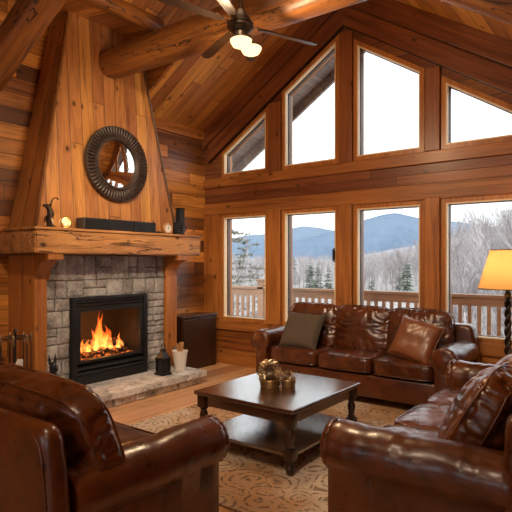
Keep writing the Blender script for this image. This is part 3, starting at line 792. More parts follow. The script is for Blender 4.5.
# little black bear figure
br = thing('bear_figurine', 'small black cast animal figurine on the hearth by the left post', 'figurine', (-4.60,2.81,HZ)); br.scale = (1.5,1.3,2.0)
bm = bmesh.new()
tube(bm, [(0,.0,.0),(0,.0,.05),(0,.005,.09),(0,0,.12)], [.05,.052,.04,.026], 10); sph(bm, (.015,0,.14), .03, 10); sph(bm, (.045,0,.135), .014, 8)
for s in (-1,1):
    tube(bm, [(0,.018*s,.155),(0,.024*s,.178),(-.002,.026*s,.20)], [.011,.008,.003], 6)
    tube(bm, [(.02,.03*s,.09),(.05,.035*s,.05),(.06,.035*s,.01)], [.014,.012,.012], 8); tube(bm, [(0,.03*s,.03),(.04,.05*s,.02),(.06,.05*s,.012)], [.02,.016,.012], 8)
autosmooth(link('body', bm, M['blackp'], br), 60)

# fire tools stand, left of the post
ft = thing('fireplace_tool_set', 'dark iron fireplace tools hanging on a stand at the left end of the hearth', 'fire tools', (-4.60,2.44,HZ)); ft.scale = (1,1,.76)
bm = bmesh.new(); lathe(bm, [(.13,0),(.13,.015),(.03,.03),(.012,.04),(.012,.86),(.02,.87),(.014,.90),(0,.91)], 20); autosmooth(link('stand', bm, M['tooliron'], ft), 40)
bm = bmesh.new(); pts = [(.13*math.cos(2*PI*k/20), .13*math.sin(2*PI*k/20), .80) for k in range(20)]; tube(bm, pts, .006, 6, closed=True)
tube(bm, [(-.13,0,.80),(.13,0,.80)], .006, 6); tube(bm, [(0,-.13,.80),(0,.13,.80)], .006, 6); link('hanger_ring', bm, M['tooliron'], ft)
for k, nm in enumerate(('poker','shovel','brush','tongs','poker','shovel','tongs')):
    a = 2*PI*k/7+.3; x, y = .135*math.cos(a), .135*math.sin(a)
    bm = bmesh.new(); tube(bm, [(x,y,.16),(x,y,.72)], .0055, 6)
    if nm == 'shovel': box(bm, x-.035,x+.035,y-.006,y+.006,.06,.18,.004)
    elif nm == 'brush': tube(bm, [(x,y,.06),(x,y,.17)], [.03,.02], 10)
    elif nm == 'tongs': tube(bm, [(x+.012,y,.07),(x+.008,y,.7)], .0045, 6)
    else: tube(bm, [(x,y,.16),(x+.02,y,.10)], .005, 6)
    o = link(nm, bm, M['tooliron'], ft)
    bm = bmesh.new(); tube(bm, [(x,y,.72),(x,y,.74),(x,y,.83),(x,y,.85)], [.007,.011,.011,.006], 8); link('handle', bm, M['toolbrass'], o, smooth=True)
# log basket with folded newspaper
bs = thing('kindling_basket', 'dark wicker basket of papers on the floor left of the hearth', 'basket', (-4.35,2.35-.62,0))
bs.location = (-4.10,2.32,0)
bs.location = (-4.56,2.60,0)
bs.location = (-4.22,2.24,HZ)
bs.location = (-4.34,2.30,HZ)
bm = bmesh.new()
lathe(bm, [(0,0),(.08,0),(.10,.18),(.105,.19),(.095,.19),(.075,.012),(0,.012)], 28, mod=lambda k,z: 1+.03*((k%2)*2-1)); link('weave', bm, M['iron'], bs)
bm = bmesh.new(); prism(bm, [(-.07,.0),(.07,0),(.068,.40),(.02,.41),(-.07,.31)], 'X', -.012, .012, .002)
tag(link('folded_newspaper', bm, M['paper'], loc=(-4.34,2.31,HZ+.05), rot=(0.03,0.05,.5)), 'folded white newspaper standing in the dark basket', 'newspaper')

# dark cabinet in the corner
cb = thing('corner_cabinet', 'dark brown upright wooden cabinet in the corner right of the fireplace', 'cabinet', (-5.05,5.16,0))
link('body', box(bmesh.new(), -.165,.15,-.31,.36,0,.70,.005), M['cab'], cb)
link('top', box(bmesh.new(), -.165,.17,-.33,.38,.70,.73,.006), M['dkleg'], cb)
link('door', box(bmesh.new(), .15,.162,-.29,.34,.04,.68,.004), M['cab'], cb)
bm = bmesh.new(); sph(bm, (.175,-.24,.4), .013, 8); link('knob', bm, M['iron'], cb.children[-1], smooth=True)

# ------------------------------------------------------------------ rug
bm = bmesh.new(); box(bm, -3.67,-.85,2.33,4.9,.0,.014,.004)
rug = link('area_rug', bm, M['rug']); tag(rug, 'large worn beige and brown floral patterned rug under the coffee table', 'rug')
RG = .014

# ------------------------------------------------------------------ sofas
def rbox_map(v, size, n=5.0, bulge=.25):
    x, y, z = v
    m = (abs(x)**n+abs(y)**n+abs(z)**n)**(-1/n)
    X, Y, Z = x*m, y*m, z*m
    f = 1-bulge+bulge*(1-x*x)*(1-y*y)
    return Vector((X*size[0]/2*(1-.025*(1-abs(z))*0), Y*size[1]/2, Z*size[2]/2*f))
def cushion_bm(size, n=5.0, bulge=.28, wr=.010, seed=0, cuts=26, sag=0, fold=1.0):
    cuts = int(cuts*1.3)
    t = bmesh.new(); bmesh.ops.create_cube(t, size=2)
    bmesh.ops.subdivide_edges(t, edges=t.edges[:], cuts=cuts, use_grid_fill=True)
    so = Vector((seed*3.7, seed*1.3, seed*.7))
    for v in t.verts:
        p0 = v.co.copy(); p = rbox_map(p0, size, n, bulge)
        q = p*5+so
        d = noise.noise(q)*wr*1.1
        # creases running in from the edges
        e = max(abs(p0.x), abs(p0.y))
        ang = noise.noise(Vector((p.x*16*fold, p.y*5, p.z*7))+so) if abs(p0.y) > abs(p0.x) else noise.noise(Vector((p.x*5, p.y*16*fold, p.z*7))+so)
        cr = -(1-min(1, abs(ang)*4.5))*wr*.9*(.25+.75*e)
        nrm = Vector((p.x/size[0], p.y/size[1], p.z/size[2]*1.3)); nrm.normalize()
        side = 1-min(1, abs(p0.z)*1.0)**4
        gath = noise.noise(Vector((p.x*34, p.y*34, p.z*5))+so)*.0045*side
        p += nrm*(d+cr+gath)
        v.co = p
    return t
def piping(bm, size, n, bulge, zz, r=.006, pad=.004):
    pts = []
    K = 14
    sq = [(-1+2*k/K,-1) for k in range(K)]+[(1,-1+2*k/K) for k in range(K)]+[(1-2*k/K,1) for k in range(K)]+[(-1,1-2*k/K) for k in range(K)]
    for (x, y) in sq:
        p = rbox_map(Vector((x,y,zz)), size, n, bulge); p += Vector((p.x,p.y,0)).normalized()*pad
        pts.append(p)
    tube(bm, pts, r, 6, closed=True)
def arm_bm(y0, y1, H, r, s, inner=.075, seed=0):
    """rolled arm running along Y (front y0 .. back y1), s=outer side sign, centre x=0"""
    cx, cz = s*.02, H-r
    prof = [(-s*inner, .07), (-s*inner, H*.35), (-s*inner, cz-.10)]
    a0 = PI if s > 0 else 0
    K = 18; st, en = 200, -35
    for k in range(K+1):
        a = math.radians(st+(en-st)*k/K); prof.append((cx+s*r*math.cos(a), cz+r*math.sin(a)))
    prof += [(s*(inner+.0), cz-r*.9), (s*inner, H*.35), (s*inner, .07)]
    bm = bmesh.new(); rings = []; N = 34
    cenx = sum(p[0] for p in prof)/len(prof)
    for i in range(N+1):
        t = i/N; y = y0+(y1-y0)*t
        e = min(t, 1-t)*(y1-y0); k = 1 - .10*max(0, 1-e/.03)**2
        ring = []
        for j, (x, z) in enumerate(prof):
            xx, zz = cx+(x-cx)*k, (cz+(z-cz)*k if z > cz-r*1.2 else z)
            q = Vector((xx*6, y*4.5, zz*6))+Vector((seed*5,0,0))
            top = 1 if z > cz-r else .35
            d = noise.noise(q)*.012*top
            c = noise.noise(Vector((xx*3, y*13, zz*3+seed)))
            d -= (1-min(1, abs(c)*4))*.006*top
            nn = Vector((xx-cx, 0, zz-cz)); nn.normalize()
            seam = -.007*math.exp(-((y-(y0+(y1-y0)*.45))/.012)**2)*top
            ring.append(bm.verts.new(Vector((xx, y, zz))+nn*(d+seam)))
        rings.append(ring)
    m = len(prof)
    for i in range(N):
        for j in range(m): bm.faces.new((rings[i][j],rings[i][(j+1)%m],rings[i+1][(j+1)%m],rings[i+1][j]))
    bm.faces.new(rings[0][::-1]); bm.faces.new(rings[-1])
    return bm
def make_sofa(L, D, ncush, label, loc, rz, mat, armH=.65, r=.125, backH=.82, cushTop=.95, seatTop=.49, cat='sofa', seed=1, bth=.27, armF=-.0, cush_h=.52, tilt=.2, name='leather_sofa', cn=4.0, cextra=0, bT=.17):
    t = thing(name, label, cat, loc, rz)
    hd = D/2; ax = L/2-.155
    inner = ax-.078
    # base
    bm = box(bmesh.new(), -inner-.01, inner+.01, -hd+.05, hd-.04, .075, .30, .02, 3); autosmooth(link('base_frame', bm, mat, t), 40)
    for s in (-1,1):
        o = link('rolled_arm', arm_bm(-hd+.01, hd-.12, armH, r, s, seed=seed+s), mat, t, smooth=True, loc=(s*ax,0,0)); o.data.set_sharp_from_angle(angle=math.radians(50))
        # pleated scroll on the arm front
        bm = bmesh.new()
        lathe(bm, [(0,.020),(.02,.024),(.03,.016),(r*.62,.018),(r*.9,.012),(r*1.0,-.004),(r*.98,-.02),(0,-.02)], 60, Matrix.Translation((s*.02,-hd+.01,armH-r)) @ Matrix.Rotation(PI/2,4,'X'),
              mod=lambda k,z: 1+(.028*math.cos(k*PI/1.5) if z < .02 else 0))
        autosmooth(link('scroll_front', bm, mat, o), 60)
        bm = bmesh.new(); box(bm, -.062,.062,-hd+.0,-hd+.02,.08,armH-r*1.6,.008,2); autosmooth(link('front_panel', bm, mat, o), 40)
    # back frame with slanted rounded top corners
    half = [(L/2-.03,.07),(L/2-.018,.30),(L/2-.022,.50),(L/2-.045,backH-.14)]
    for k in range(7):
        a = k/6*PI/2; half.append((L/2-.125+.065*math.cos(a), backH-.075+.075*math.sin(a)))
    outl = [(-x, z) for (x, z) in half]+[(x, z) for (x, z) in reversed(half)]
    bm = bmesh.new(); prev = None; m_ = len(outl); zc = backH/2
    for (dy, ins) in ((0,.05),(.004,.028),(.014,.012),(.03,.003),(.045,0),(bT-.04,0),(bT-.02,.006),(bT-.004,.02),(bT,.04)):
        ring = [bm.verts.new((x-math.copysign(ins, x), hd-dy, z-(ins if z > zc else 0)+.004*noise.noise(Vector((x*5,z*5,dy*9+seed))))) for (x, z) in outl]
        if prev:
            for q in range(m_): bm.faces.new((prev[q],prev[(q+1)%m_],ring[(q+1)%m_],ring[q]))
        else: bm.faces.new(ring)
        prev = ring
    bm.faces.new(prev[::-1])
    o = link('back_frame', bm, mat, t, smooth=True); o.data.set_sharp_from_angle(angle=math.radians(70))
    bm = bmesh.new(); pts = [(x*1.0, hd-.002, z) for (x, z) in [(-L/2+.06,.10),(-L/2+.055,.50),(-L/2+.08,backH-.14),(-L/2+.10,backH-.07),(-L/2+.15,backH-.035),(L/2-.15,backH-.035),(L/2-.10,backH-.07),(L/2-.08,backH-.14),(L/2-.055,.50),(L/2-.06,.10)]]
    tube(bm, pts, .005, 6); link('piping', bm, mat, o, smooth=True)
    # seat cushions
    W = 2*inner/ncush; sd = D-.34
    for k in range(ncush):
        cx = -inner+W*(k+.5)
        sz = (W-.006, sd+.05, .20)
        bm = cushion_bm(sz, 7, .16, .008, seed+k)
        o = link('seat_cushion', bm, mat, t, smooth=True, loc=(cx, -hd+.03+sd/2+.01, seatTop-.095))
        bm = bmesh.new(); piping(bm, sz, 7, .16, .85); piping(bm, sz, 7, .16, -.85); link('piping', bm, mat, o, smooth=True)
    for k in range(ncush):
        cx = -inner+W*(k+.5)
        sz = (W+.012+cextra, cush_h, bth)
        bm = cushion_bm(sz, cn, .34, .016, seed+k+10, cuts=34)
        # local: width x, height y, thickness z -> stand it up
        o = link('back_cushion', bm, mat, t, smooth=True, loc=(cx, hd-bT-bth/2-.01, cushTop-cush_h/2), rot=(PI/2-tilt+PI*0, 0, 0))
        bm = bmesh.new(); piping(bm, sz, cn, .34, .55, .006, .002); piping(bm, sz, cn, .34, -.55, .006, .002); link('piping', bm, mat, o, smooth=True)
    for sxx in (-1,1):
        for syy in (-1,1):
            bm = bmesh.new(); lathe(bm, [(.02,0),(.028,.03),(.034,.06),(.034,.08)], 12); x = sxx*(L/2-.15); y = syy*(hd-.09)
            autosmooth(link('leg', bm, M['dkleg'], t, loc=(x,y,0)), 40)
    return t
make_sofa(2.36, .86, 3, 'brown leather three-seat sofa with rolled arms under the windows', (-2.54,5.21,RG*0+.014), 0, M['leather2'], armH=.655, seatTop=.49, cushTop=.945, backH=.80, seed=2, cn=6, cextra=.012)
make_sofa(2.22, .98, 3, 'brown leather sofa at right, its near rolled arm beside the coffee table', (-.79,3.29,.014), -PI/2, M['leather'], armH=.655, seatTop=.49, cushTop=.95, backH=.82, seed=21, bth=.34, cush_h=.60, tilt=.46, cn=3.2)
make_sofa(1.62, 1.02, 1, 'wide brown leather armchair in the left foreground seen from behind', (-2.55,1.58,.0), PI, M['leather'], armH=.63, seatTop=.47, cushTop=.935, backH=.82, seed=33, bth=.34, cush_h=.54, tilt=.34, cn=4.6, cextra=.36, bT=.10, cat='armchair', name='leather_armchair')

def throw_pillow(name, label, w, h, th, mat, loc, rot, seed, pipe=True):
    t = bmesh.new(); bmesh.ops.create_cube(t, size=2); bmesh.ops.subdivide_edges(t, edges=t.edges[:], cuts=20, use_grid_fill=True)
    for v in t.verts:
        x, y, z = v.co
        f = max(0, (1-x**4)*(1-y**4))**.5
        pin = 1-.07*(1-abs(x)**3)*abs(y)**3; piy = 1-.07*(1-abs(y)**3)*abs(x)**3
        q = Vector((x*w*3, y*h*3, seed))
        v.co = Vector((x*w/2*piy, y*h/2*pin, z*(.006+th/2*f)+noise.noise(q*2.2)*.008*f + (.004*noise.noise(q*7)*f)))
    root = thing(name, label, 'pillow', loc); root.rotation_euler = rot
    link('cover', t, mat, root, smooth=True)
    bm = bmesh.new(); K = 16; pts = []
    sq = [(-1+2*k/K,-1) for k in range(K)]+[(1,-1+2*k/K) for k in range(K)]+[(1-2*k/K,1) for k in range(K)]+[(-1,1-2*k/K) for k in range(K)]
    for x, y in sq: pts.append((x*w/2*(1-.07*(1-abs(y)**3)*abs(x)**3), y*h/2*(1-.07*(1-abs(x)**3)*abs(y)**3), 0))
    tube(bm, pts, .006, 6, closed=True); link('seam', bm, mat, root, smooth=True)
    return root
throw_pillow('throw_pillow', 'square taupe fabric throw pillow leaning at the left end of the window sofa', .47,.44,.15, M['pillow'], (-3.13,4.98,.675), (PI/2-.55,.03,.04), 3)
throw_pillow('throw_pillow', 'square tan leather throw pillow leaning at the right end of the window sofa', .44,.42,.14, M['leathertan'], (-1.83,4.99,.685), (PI/2-.45,.22,-.10), 5)

# ------------------------------------------------------------------ coffee table
ct = thing('coffee_table', 'dark wooden coffee table with turned legs and lower shelf on the rug', 'table', (-2.33,3.38,RG))
TX, TY, TZ = .45, .505, .455
link('tabletop', box(bmesh.new(), -TX,TX,-TY,TY,TZ-.03,TZ,.006), M['dkwood'], ct)
bm = bmesh.new()
for s in (-1,1):
    box(bm, -TX+.05,TX-.05, s*(TY-.05)-.011, s*(TY-.05)+.011, TZ-.11, TZ-.031); box(bm, s*(TX-.05)-.011, s*(TX-.05)+.011, -TY+.05,TY-.05, TZ-.11, TZ-.031)
link('apron', bm, M['dkwood'], ct)
link('lower_shelf', box(bmesh.new(), -TX+.03,TX-.03,-TY+.03,TY-.03,.125,.148,.004), M['dkwood'], ct)
for a in (-1,1):
    for b in (-1,1):
        bm = bmesh.new(); x, y = a*(TX-.055), b*(TY-.055)
        box(bm, -.029,.029,-.029,.029,TZ-.125,TZ-.031,.003); box(bm, -.029,.029,-.029,.029,.10,.175,.003)
        lathe(bm, [(.014,0),(.022,.01),(.027,.035),(.022,.06),(.014,.072),(.024,.08),(.024,.09),(.018,.10)], 16)
        lathe(bm, [(.018,.175),(.026,.185),(.026,.193),(.017,.202),(.022,.24),(.027,.27),(.022,.295),(.016,.31),(.025,.318),(.025,.326),(.018,.332)], 16)
        o = autosmooth(link('leg', bm, M['dkleg'], ct, loc=(x,y,0)), 40); o.scale = (1.25,1.25,1)
# gold bowls with flower decoration
TT = RG+TZ
def bowl(name, label, x, y, r, h):
    t = thing(name, label, 'bowl', (x,y,TT))
    bm = bmesh.new(); lathe(bm, [(0,0),(r*.86,0),(r*.90,.006),(r*.92,h*.2),(r*1.0,h*.85),(r*1.05,h),(r*1.0,h*1.02),(r*.93,h*.9),(r*.84,.012),(0,.01)], 40, mod=lambda k,z: 1+.018*math.cos(k*PI/2)); autosmooth(link('body', bm, M['goldbowl'], t), 50)
    bm = bmesh.new(); pts=[(r*1.05*math.cos(2*PI*k/40), r*1.05*math.sin(2*PI*k/40), h) for k in range(40)]; tube(bm, pts, .005, 6, closed=True); link('rim', bm, M['brass'], t, smooth=True)
    return t
bowl('gold_bowl', 'larger round antique gold bowl on the coffee table holding a gold flower cluster', -2.385,3.325,.083,.062)
bowl('gold_bowl', 'smaller round antique gold bowl on the coffee table at right of the larger', -2.275,3.42,.058,.058)
def flowerball(name, label, c, R, nf, seed, petals=6):
    bm = bmesh.new(); rg = random.Random(seed)
    for k in range(nf):
        th = rg.uniform(0, 6.28); el = rg.uniform(-.05, 1.5)
        d = Vector((math.cos(th)*math.cos(el), math.sin(th)*math.cos(el), math.sin(el)*1.15)); p = d*R*rg.uniform(.55,1)
        q = d.to_track_quat('Z','Y').to_matrix().to_4x4(); Mx = Matrix.Translation(p) @ q
        for j in range(petals):
            t = bmesh.new(); s = rg.uniform(.8,1.3)*R*.52
            vs = [t.verts.new(v) for v in ((0,0,0),(s*.45,-s*.22,s*.25),(s,0,s*.35),(s*.45,s*.22,s*.25),(s*.5,0,s*.12))]
            t.faces.new((vs[0],vs[1],vs[4])); t.faces.new((vs[1],vs[2],vs[4])); t.faces.new((vs[2],vs[3],vs[4])); t.faces.new((vs[3],vs[0],vs[4]))
            merge(bm, t, Mx @ Matrix.Rotation(2*PI*j/petals, 4, 'Z'))
    sph(bm, (0,0,0), R*.4, 10, (1,1,.9))
    return tag(link(name, bm, M['gold'], loc=c), label, 'decoration')
flowerball('flower_cluster', 'cluster of pale gold metal blossoms filling the larger gold bowl', (-2.39,3.325,TT+.10), .088, 40, 2)
flowerball('flower_cluster', 'small gold blossom cluster in the smaller gold bowl', (-2.275,3.42,TT+.07), .045, 18, 3)

# ------------------------------------------------------------------ floor lamp
lp = thing('floor_lamp', 'floor lamp with glowing amber shade and twisted dark post behind right sofa', 'lamp', (-1.0,4.98,0))
lx, ly = 0, 0
bm = bmesh.new(); lathe(bm, [(.15,0),(.15,.02),(.06,.04),(.03,.07),(.025,.09)], 28); autosmooth(link('base', bm, M['iron'], lp), 40)
bm = bmesh.new(); R1 = .020
for s in (0, PI):
    pts = [(.015*math.cos(s+z*38), .015*math.sin(s+z*38), z) for z in [.08+k*.008 for k in range(134)]]
    tube(bm, pts, .0165, 6)
link('twisted_pole', bm, M['bronze'], lp, smooth=True)
bm = bmesh.new(); lathe(bm, [(.018,1.13),(.032,1.15),(.032,1.165),(.018,1.185),(.012,1.20),(.012,1.30),(.02,1.305),(.02,1.34)], 16); autosmooth(link('socket', bm, M['brass'], lp), 40)
bm = bmesh.new()
rb, rt, zb, zt_ = .245, .145, 1.215, 1.555
lathe(bm, [(rb,zb),(rt,zt_),(rt-.004,zt_),(rb-.004,zb)], 48); link('lamp_shade', bm, M['shade'], lp, smooth=True)
bm = bmesh.new()
bm.free(); shd = lp.children[-1]
for (r_, z_) in ((rb,zb),(rt,zt_)):
    bm = tube(bmesh.new(), [(r_*math.cos(2*PI*k/48), r_*math.sin(2*PI*k/48), z_) for k in range(48)], .005, 6, closed=True)
    link('shade_trim', bm, M['goldbowl'], shd, smooth=True)
bm = bmesh.new()
for a in (0, PI*2/3, PI*4/3): tube(bm, [(0,0,1.5),(rt*.97*math.cos(a), rt*.97*math.sin(a), 1.545)], .003, 5)
tube(bm, [(0,0,1.30),(.05,0,1.34),(.055,0,1.44),(0,0,1.5),(-.055,0,1.44),(-.05,0,1.34),(0,0,1.30)], .0025, 5); link('harp', bm, M['brass'], lp)
bm = bmesh.new(); sph(bm, (0,0,1.39), .03, 12); link('bulb', bm, emit('lamp_bulb',(1,.7,.38),20), lp, smooth=True)

# ------------------------------------------------------------------ ceiling fan
fc = Vector((-2.60,3.22,3.29))
fn = thing('ceiling_fan', 'dark bronze ceiling fan with long blades and lit glass bowls', 'ceiling fan', fc)
bm = bmesh.new(); lathe(bm, [(.0,.16),(.035,.16),(.05,.13),(.085,.085),(.10,.04),(.10,.015),(.085,0),(.06,-.02),(.055,-.05),(.07,-.06),(.07,-.085),(.03,-.10),(0,-.10)], 32)
for z in (.02,.05): lathe(bm, [(.098,z-.008),(.108,z),(.098,z+.008)], 32)
autosmooth(link('motor_housing', bm, M['bronze'], fn), 40)
ztop = roof(fc.x)-fc.z
bm = bmesh.new(); tube(bm, [(0,0,.09),(0,0,ztop-.02)], .016, 10); lathe(bm, [(.02,.09),(.04,.11),(.04,.15),(.02,.17)], 16); lathe(bm, [(.02,ztop-.12),(.07,ztop-.06),(.075,ztop-.005)], 20)
tube(bm, [(.03,0,.12),(.035,.0,.25),(.018,0,.35)], .004, 5)
autosmooth(link('down_rod', bm, M['bronze'], fn), 40)
Rv = Vector((.7965,.6046,0)); Fv = Vector((-.6046,.7965,0))
for ang in (218, 254, 30, 84, 118):
    a = math.radians(ang); d = Rv*math.cos(a)+Fv*math.sin(a); az = math.atan2(d.y, d.x)
    bm = bmesh.new()
    prism(bm, [(.17,-.028),(.30,-.036),(.66,-.045),(.73,-.036),(.75,-.012),(.75,.012),(.73,.036),(.66,.045),(.30,.036),(.17,.028)], 'Z', -.004, .004, .002)
    o = link('blade', bm, M['blade'], fn, loc=(0,0,.045), rot=(math.radians(11),0,az))
    bm = bmesh.new(); prism(bm, [(.085,-.016),(.19,-.014),(.25,-.035),(.25,.035),(.19,.014),(.085,.016)], 'Z', .004, .011, .001); link('blade_iron', bm, M['brass'], o)
for k, (ang, off_) in enumerate(((275,.075), (40,.11))):
    a = math.radians(ang); d = Rv*math.cos(a)+Fv*math.sin(a); c = d*off_
    bm = bmesh.new(); lathe(bm, [(.0,-.075),(.035,-.072),(.065,-.058),(.082,-.03),(.085,-.01),(.082,-.008),(.05,-.008),(0,-.01)], 28, Matrix.Translation((c.x,c.y,-.095)))
    o = link('glass_bowl', bm, M['bulb'], fn, smooth=True)
    bm = bmesh.new(); lathe(bm, [(.088,-.012),(.09,0),(.05,.02),(.02,.03),(0,.03)], 24, Matrix.Translation((c.x,c.y,-.095))); tube(bm, [(d.x*.03,d.y*.03,-.06),(c.x,c.y,-.068)], .012, 8)
    link('fitter', bm, M['bronze'], o, smooth=True)

# ------------------------------------------------------------------ outside: deck and railing
struct(boxo('deck_floor', M['deck'], -14, 5, YW+TH, 7.75, -.25, -.10))
rl = thing('deck_railing', 'wooden deck railing with square balusters outside the windows', 'railing', (-5,7.6,-.10))
RZ = 1.10
link('top_rail', box(bmesh.new(), -8.5, 9, -.07,.07, RZ-.045, RZ, .006), M['rail'], rl)
link('upper_rail', box(bmesh.new(), -8.5, 9, -.02,.02, RZ-.16, RZ-.05, .004), M['rail'], rl)
link('bottom_rail', box(bmesh.new(), -8.5, 9, -.025,.025, .08,.16, .004), M['rail'], rl)
b0 = link('baluster', box(bmesh.new(), -.026,.026,-.02,.02,.16,RZ-.16,.003), M['rail'], rl, loc=(-4.0,0,0))
for k in range(1, 90):
    c = b0.copy(); COL.objects.link(c); c.location = (-4.0+k*.127,0,0)
for x in (-.62, -6.5, 7.2):
    o = link('post', box(bmesh.new(), -.07,.07,-.07,.07,0,RZ+.10,.006), M['rail'], rl, loc=(x,0,0))
    link('post_cap', box(bmesh.new(), -.09,.09,-.09,.09,RZ+.10,RZ+.14,.01), M['rail'], o)

# ------------------------------------------------------------------ outside: land, trees, mountains
def W(u, f, z=0):   # u = sideways per metre of depth along the valley axis
    p = Rv*(u*f) + Fv*f; return Vector((p.x, p.y, z))
def sst(a, b, x):
    t = max(0, min(1, (x-a)/(b-a))); return t*t*(3-2*t)
def ground(u, f):
    pts = [(8,-5),(20,-8),(60,-8),(90,-4.5),(140,-3),(220,-1),(400,2)]
    for (a, za), (b, zb) in zip(pts, pts[1:]):
        if f <= b: z = za+(zb-za)*max(0,(f-a)/(b-a)); break
    else: z = pts[-1][1]
    z += 11*sst(.12,.52,u)*sst(15,70,f)*(1-.5*sst(120,300,f)) + 3*sst(-.1,-.3,u)*sst(20,70,f) if False else 5.2*sst(.20,.52,u)*sst(15,70,f)
    z += 5*(1-sst(-.35,.0,u))*sst(30,110,f)
    return z + 1.2*noise.noise(Vector((u*f*.03, f*.03, 0)))
bm = bmesh.new(); US = [-.9+k*.03 for k in range(64)]; FS = [8*1.06**k for k in range(68)]
grid = [[bm.verts.new(W(u, f, ground(u,f))) for u in US] for f in FS]
for i in range(len(FS)-1):
    for j in range(len(US)-1): bm.faces.new((grid[i][j],grid[i][j+1],grid[i+1][j+1],grid[i+1][j]))
struct(link('terrain_valley', bm, M['forestfloor'], smooth=True))
def ridge(name, dist, prof, mat, seed, base=-60, dep=.35):
    bm = bmesh.new(); cols_ = []
    x0, x1 = prof[0][0], prof[-1][0]; N = 200; K = 26
    for i in range(N+1):
        px_ = x0+(x1-x0)*i/N
        for (a, ya), (b, yb) in zip(prof, prof[1:]):
            if px_ <= b+1e-6: t = (px_-a)/(b-a); t2 = t; y = ya+(yb-ya)*t2; break
        u = (px_-256)/520; zt = 1.45+(262-y)/520*dist
        zt += dist*.0015*noise.noise(Vector((px_*.05, seed, 0))) + dist*.0007*noise.noise(Vector((px_*.4, seed, 3)))
        col = []
        for k in range(K+1):
            s = k/K      # 0 = foot, toward viewer
            f = dist*(1-dep*(1-s)); z = base+(zt-base)*(s**.85)
            rid = 1-abs(noise.noise(Vector((px_*.035+s*1.2, s*1.1, seed+1))))*2
            z += dist*.07*rid*math.sin(PI*s)*(1-s) + dist*.008*noise.noise(Vector((px_*.2, s*9, seed+5)))*math.sin(PI*s)*(1-s)
            col.append(bm.verts.new(W(u, f, z)))
        col.append(bm.verts.new(W(u, dist*1.15, base)))
        cols_.append(col)
    for i in range(N):
        for k in range(K+1): bm.faces.new((cols_[i][k],cols_[i+1][k],cols_[i+1][k+1],cols_[i][k+1]))
    return struct(link(name, bm, mat, smooth=True))
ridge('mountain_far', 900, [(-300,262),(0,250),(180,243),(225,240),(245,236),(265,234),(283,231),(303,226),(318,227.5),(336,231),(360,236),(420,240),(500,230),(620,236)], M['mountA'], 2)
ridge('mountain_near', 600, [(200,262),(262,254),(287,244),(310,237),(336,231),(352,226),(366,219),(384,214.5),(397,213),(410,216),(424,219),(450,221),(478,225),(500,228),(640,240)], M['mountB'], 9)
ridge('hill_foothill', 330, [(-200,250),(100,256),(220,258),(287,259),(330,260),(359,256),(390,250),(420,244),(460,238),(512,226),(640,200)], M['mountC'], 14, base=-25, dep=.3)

# bare trees
def bare_tree_bm(seed, h=8.0, depth=4, seg=4, spread=.55, fine=1):
    rg = random.Random(seed); bm = bmesh.new()
    def grow(p, d, L, r, lv):
        n_ = 3; pts = [p]; dd = d.copy(); q = p.copy()
        for k in range(n_):
            dd = (dd + Vector((rg.uniform(-1,1),rg.uniform(-1,1),rg.uniform(-.3,.7)))*.13).normalized(); q = q+dd*L/n_; pts.append(q.copy())
        tube(bm, pts, [r, r*.85, r*.7, r*.5], seg if lv < 2 else 3, cap=False)
        if lv >= depth: return
        kids = [4,4,4,4,3][lv] if lv else 7
        for j in range(kids):
            t = rg.uniform(.35,1) if lv else .28+.72*j/kids
            i = min(n_-1, int(t*n_)); bp = pts[i].lerp(pts[i+1], t*n_-i)
            az = rg.uniform(0,6.28); ax = Vector((math.cos(az), math.sin(az), 0))
            nd = (dd*(1-spread*.5)+ax*spread*rg.uniform(.6,1.1)+Vector((0,0,.25))).normalized()
            grow(bp, nd, L*rg.uniform(.42,.62), r*.5, lv+1)
    grow(Vector((0,0,-.4)), Vector((rg.uniform(-.05,.05),rg.uniform(-.05,.05),1)), h*.72, h*.017, 0)
    return bm
def tree_mesh(seed, mat, **k):
    bm = bare_tree_bm(seed, **k); me = bpy.data.meshes.new('bare_tree'); bm.to_mesh(me); bm.free(); me.materials.append(mat); return me
variants = [tree_mesh(s, M['bark'] if s % 2 else M['bark2'], h=8) for s in range(6)]
rg = random.Random(12)
cnt = 0; spots = []
while cnt < 230:
    u = rg.uniform(-.16, .62); f = 28+ (rg.random()**1.3)*110
    if u < .36 and f < 82 : continue
    if u < .15 and f < 95: continue
    spots.append((u, f)); cnt += 1
for (u, f) in spots:
    me = variants[rg.randrange(6)]
    o = bpy.data.objects.new('bare_tree', me); COL.objects.link(o)
    o.location = W(u, f, ground(u, f)); s = rg.uniform(.75, 1.25)*(.5+.5*sst(.12,.45,u)); o.scale = (s, s, s*rg.uniform(.9,1.2)); o.rotation_euler = (0,0,rg.uniform(0,6.28))
    tag(o, 'leafless grey tree standing in the woods beyond the deck railing', 'tree', 'bare trees on the slope beyond the deck')
# the mass of distant trees
bm = bmesh.new(); low = []
for s in range(3):
    low.append(bare_tree_bm(100+s, h=8, depth=2, seg=3, spread=.6))
lows = []
for b in low:
    me = bpy.data.meshes.new('tmp'); b.to_mesh(me); b.free(); lows.append(me)
vs, fs = [], []
for k in range(1500):
    u = rg.uniform(-.22,.66); f = 95+rg.random()*230
    me = lows[k % 3]; s = rg.uniform(.8,1.3)*(.55+.45*sst(.12,.45,u)); a = rg.uniform(0,6.28); base = W(u, f, ground(u,f)); ca, sa = math.cos(a)*s, math.sin(a)*s
    o0 = len(vs)
    vs += [(base.x+v.co.x*ca-v.co.y*sa, base.y+v.co.x*sa+v.co.y*ca, base.z+v.co.z*s) for v in me.vertices]
    fs += [tuple(i+o0 for i in p.vertices) for p in me.polygons]
me = bpy.data.meshes.new('distant_forest'); me.from_pydata(vs, [], fs); me.materials.append(M['bark'])
o = bpy.data.objects.new('distant_forest', me); COL.objects.link(o)
tag(o, 'mass of bare grey woodland filling the far valley below the mountains', 'forest', kind='stuff')
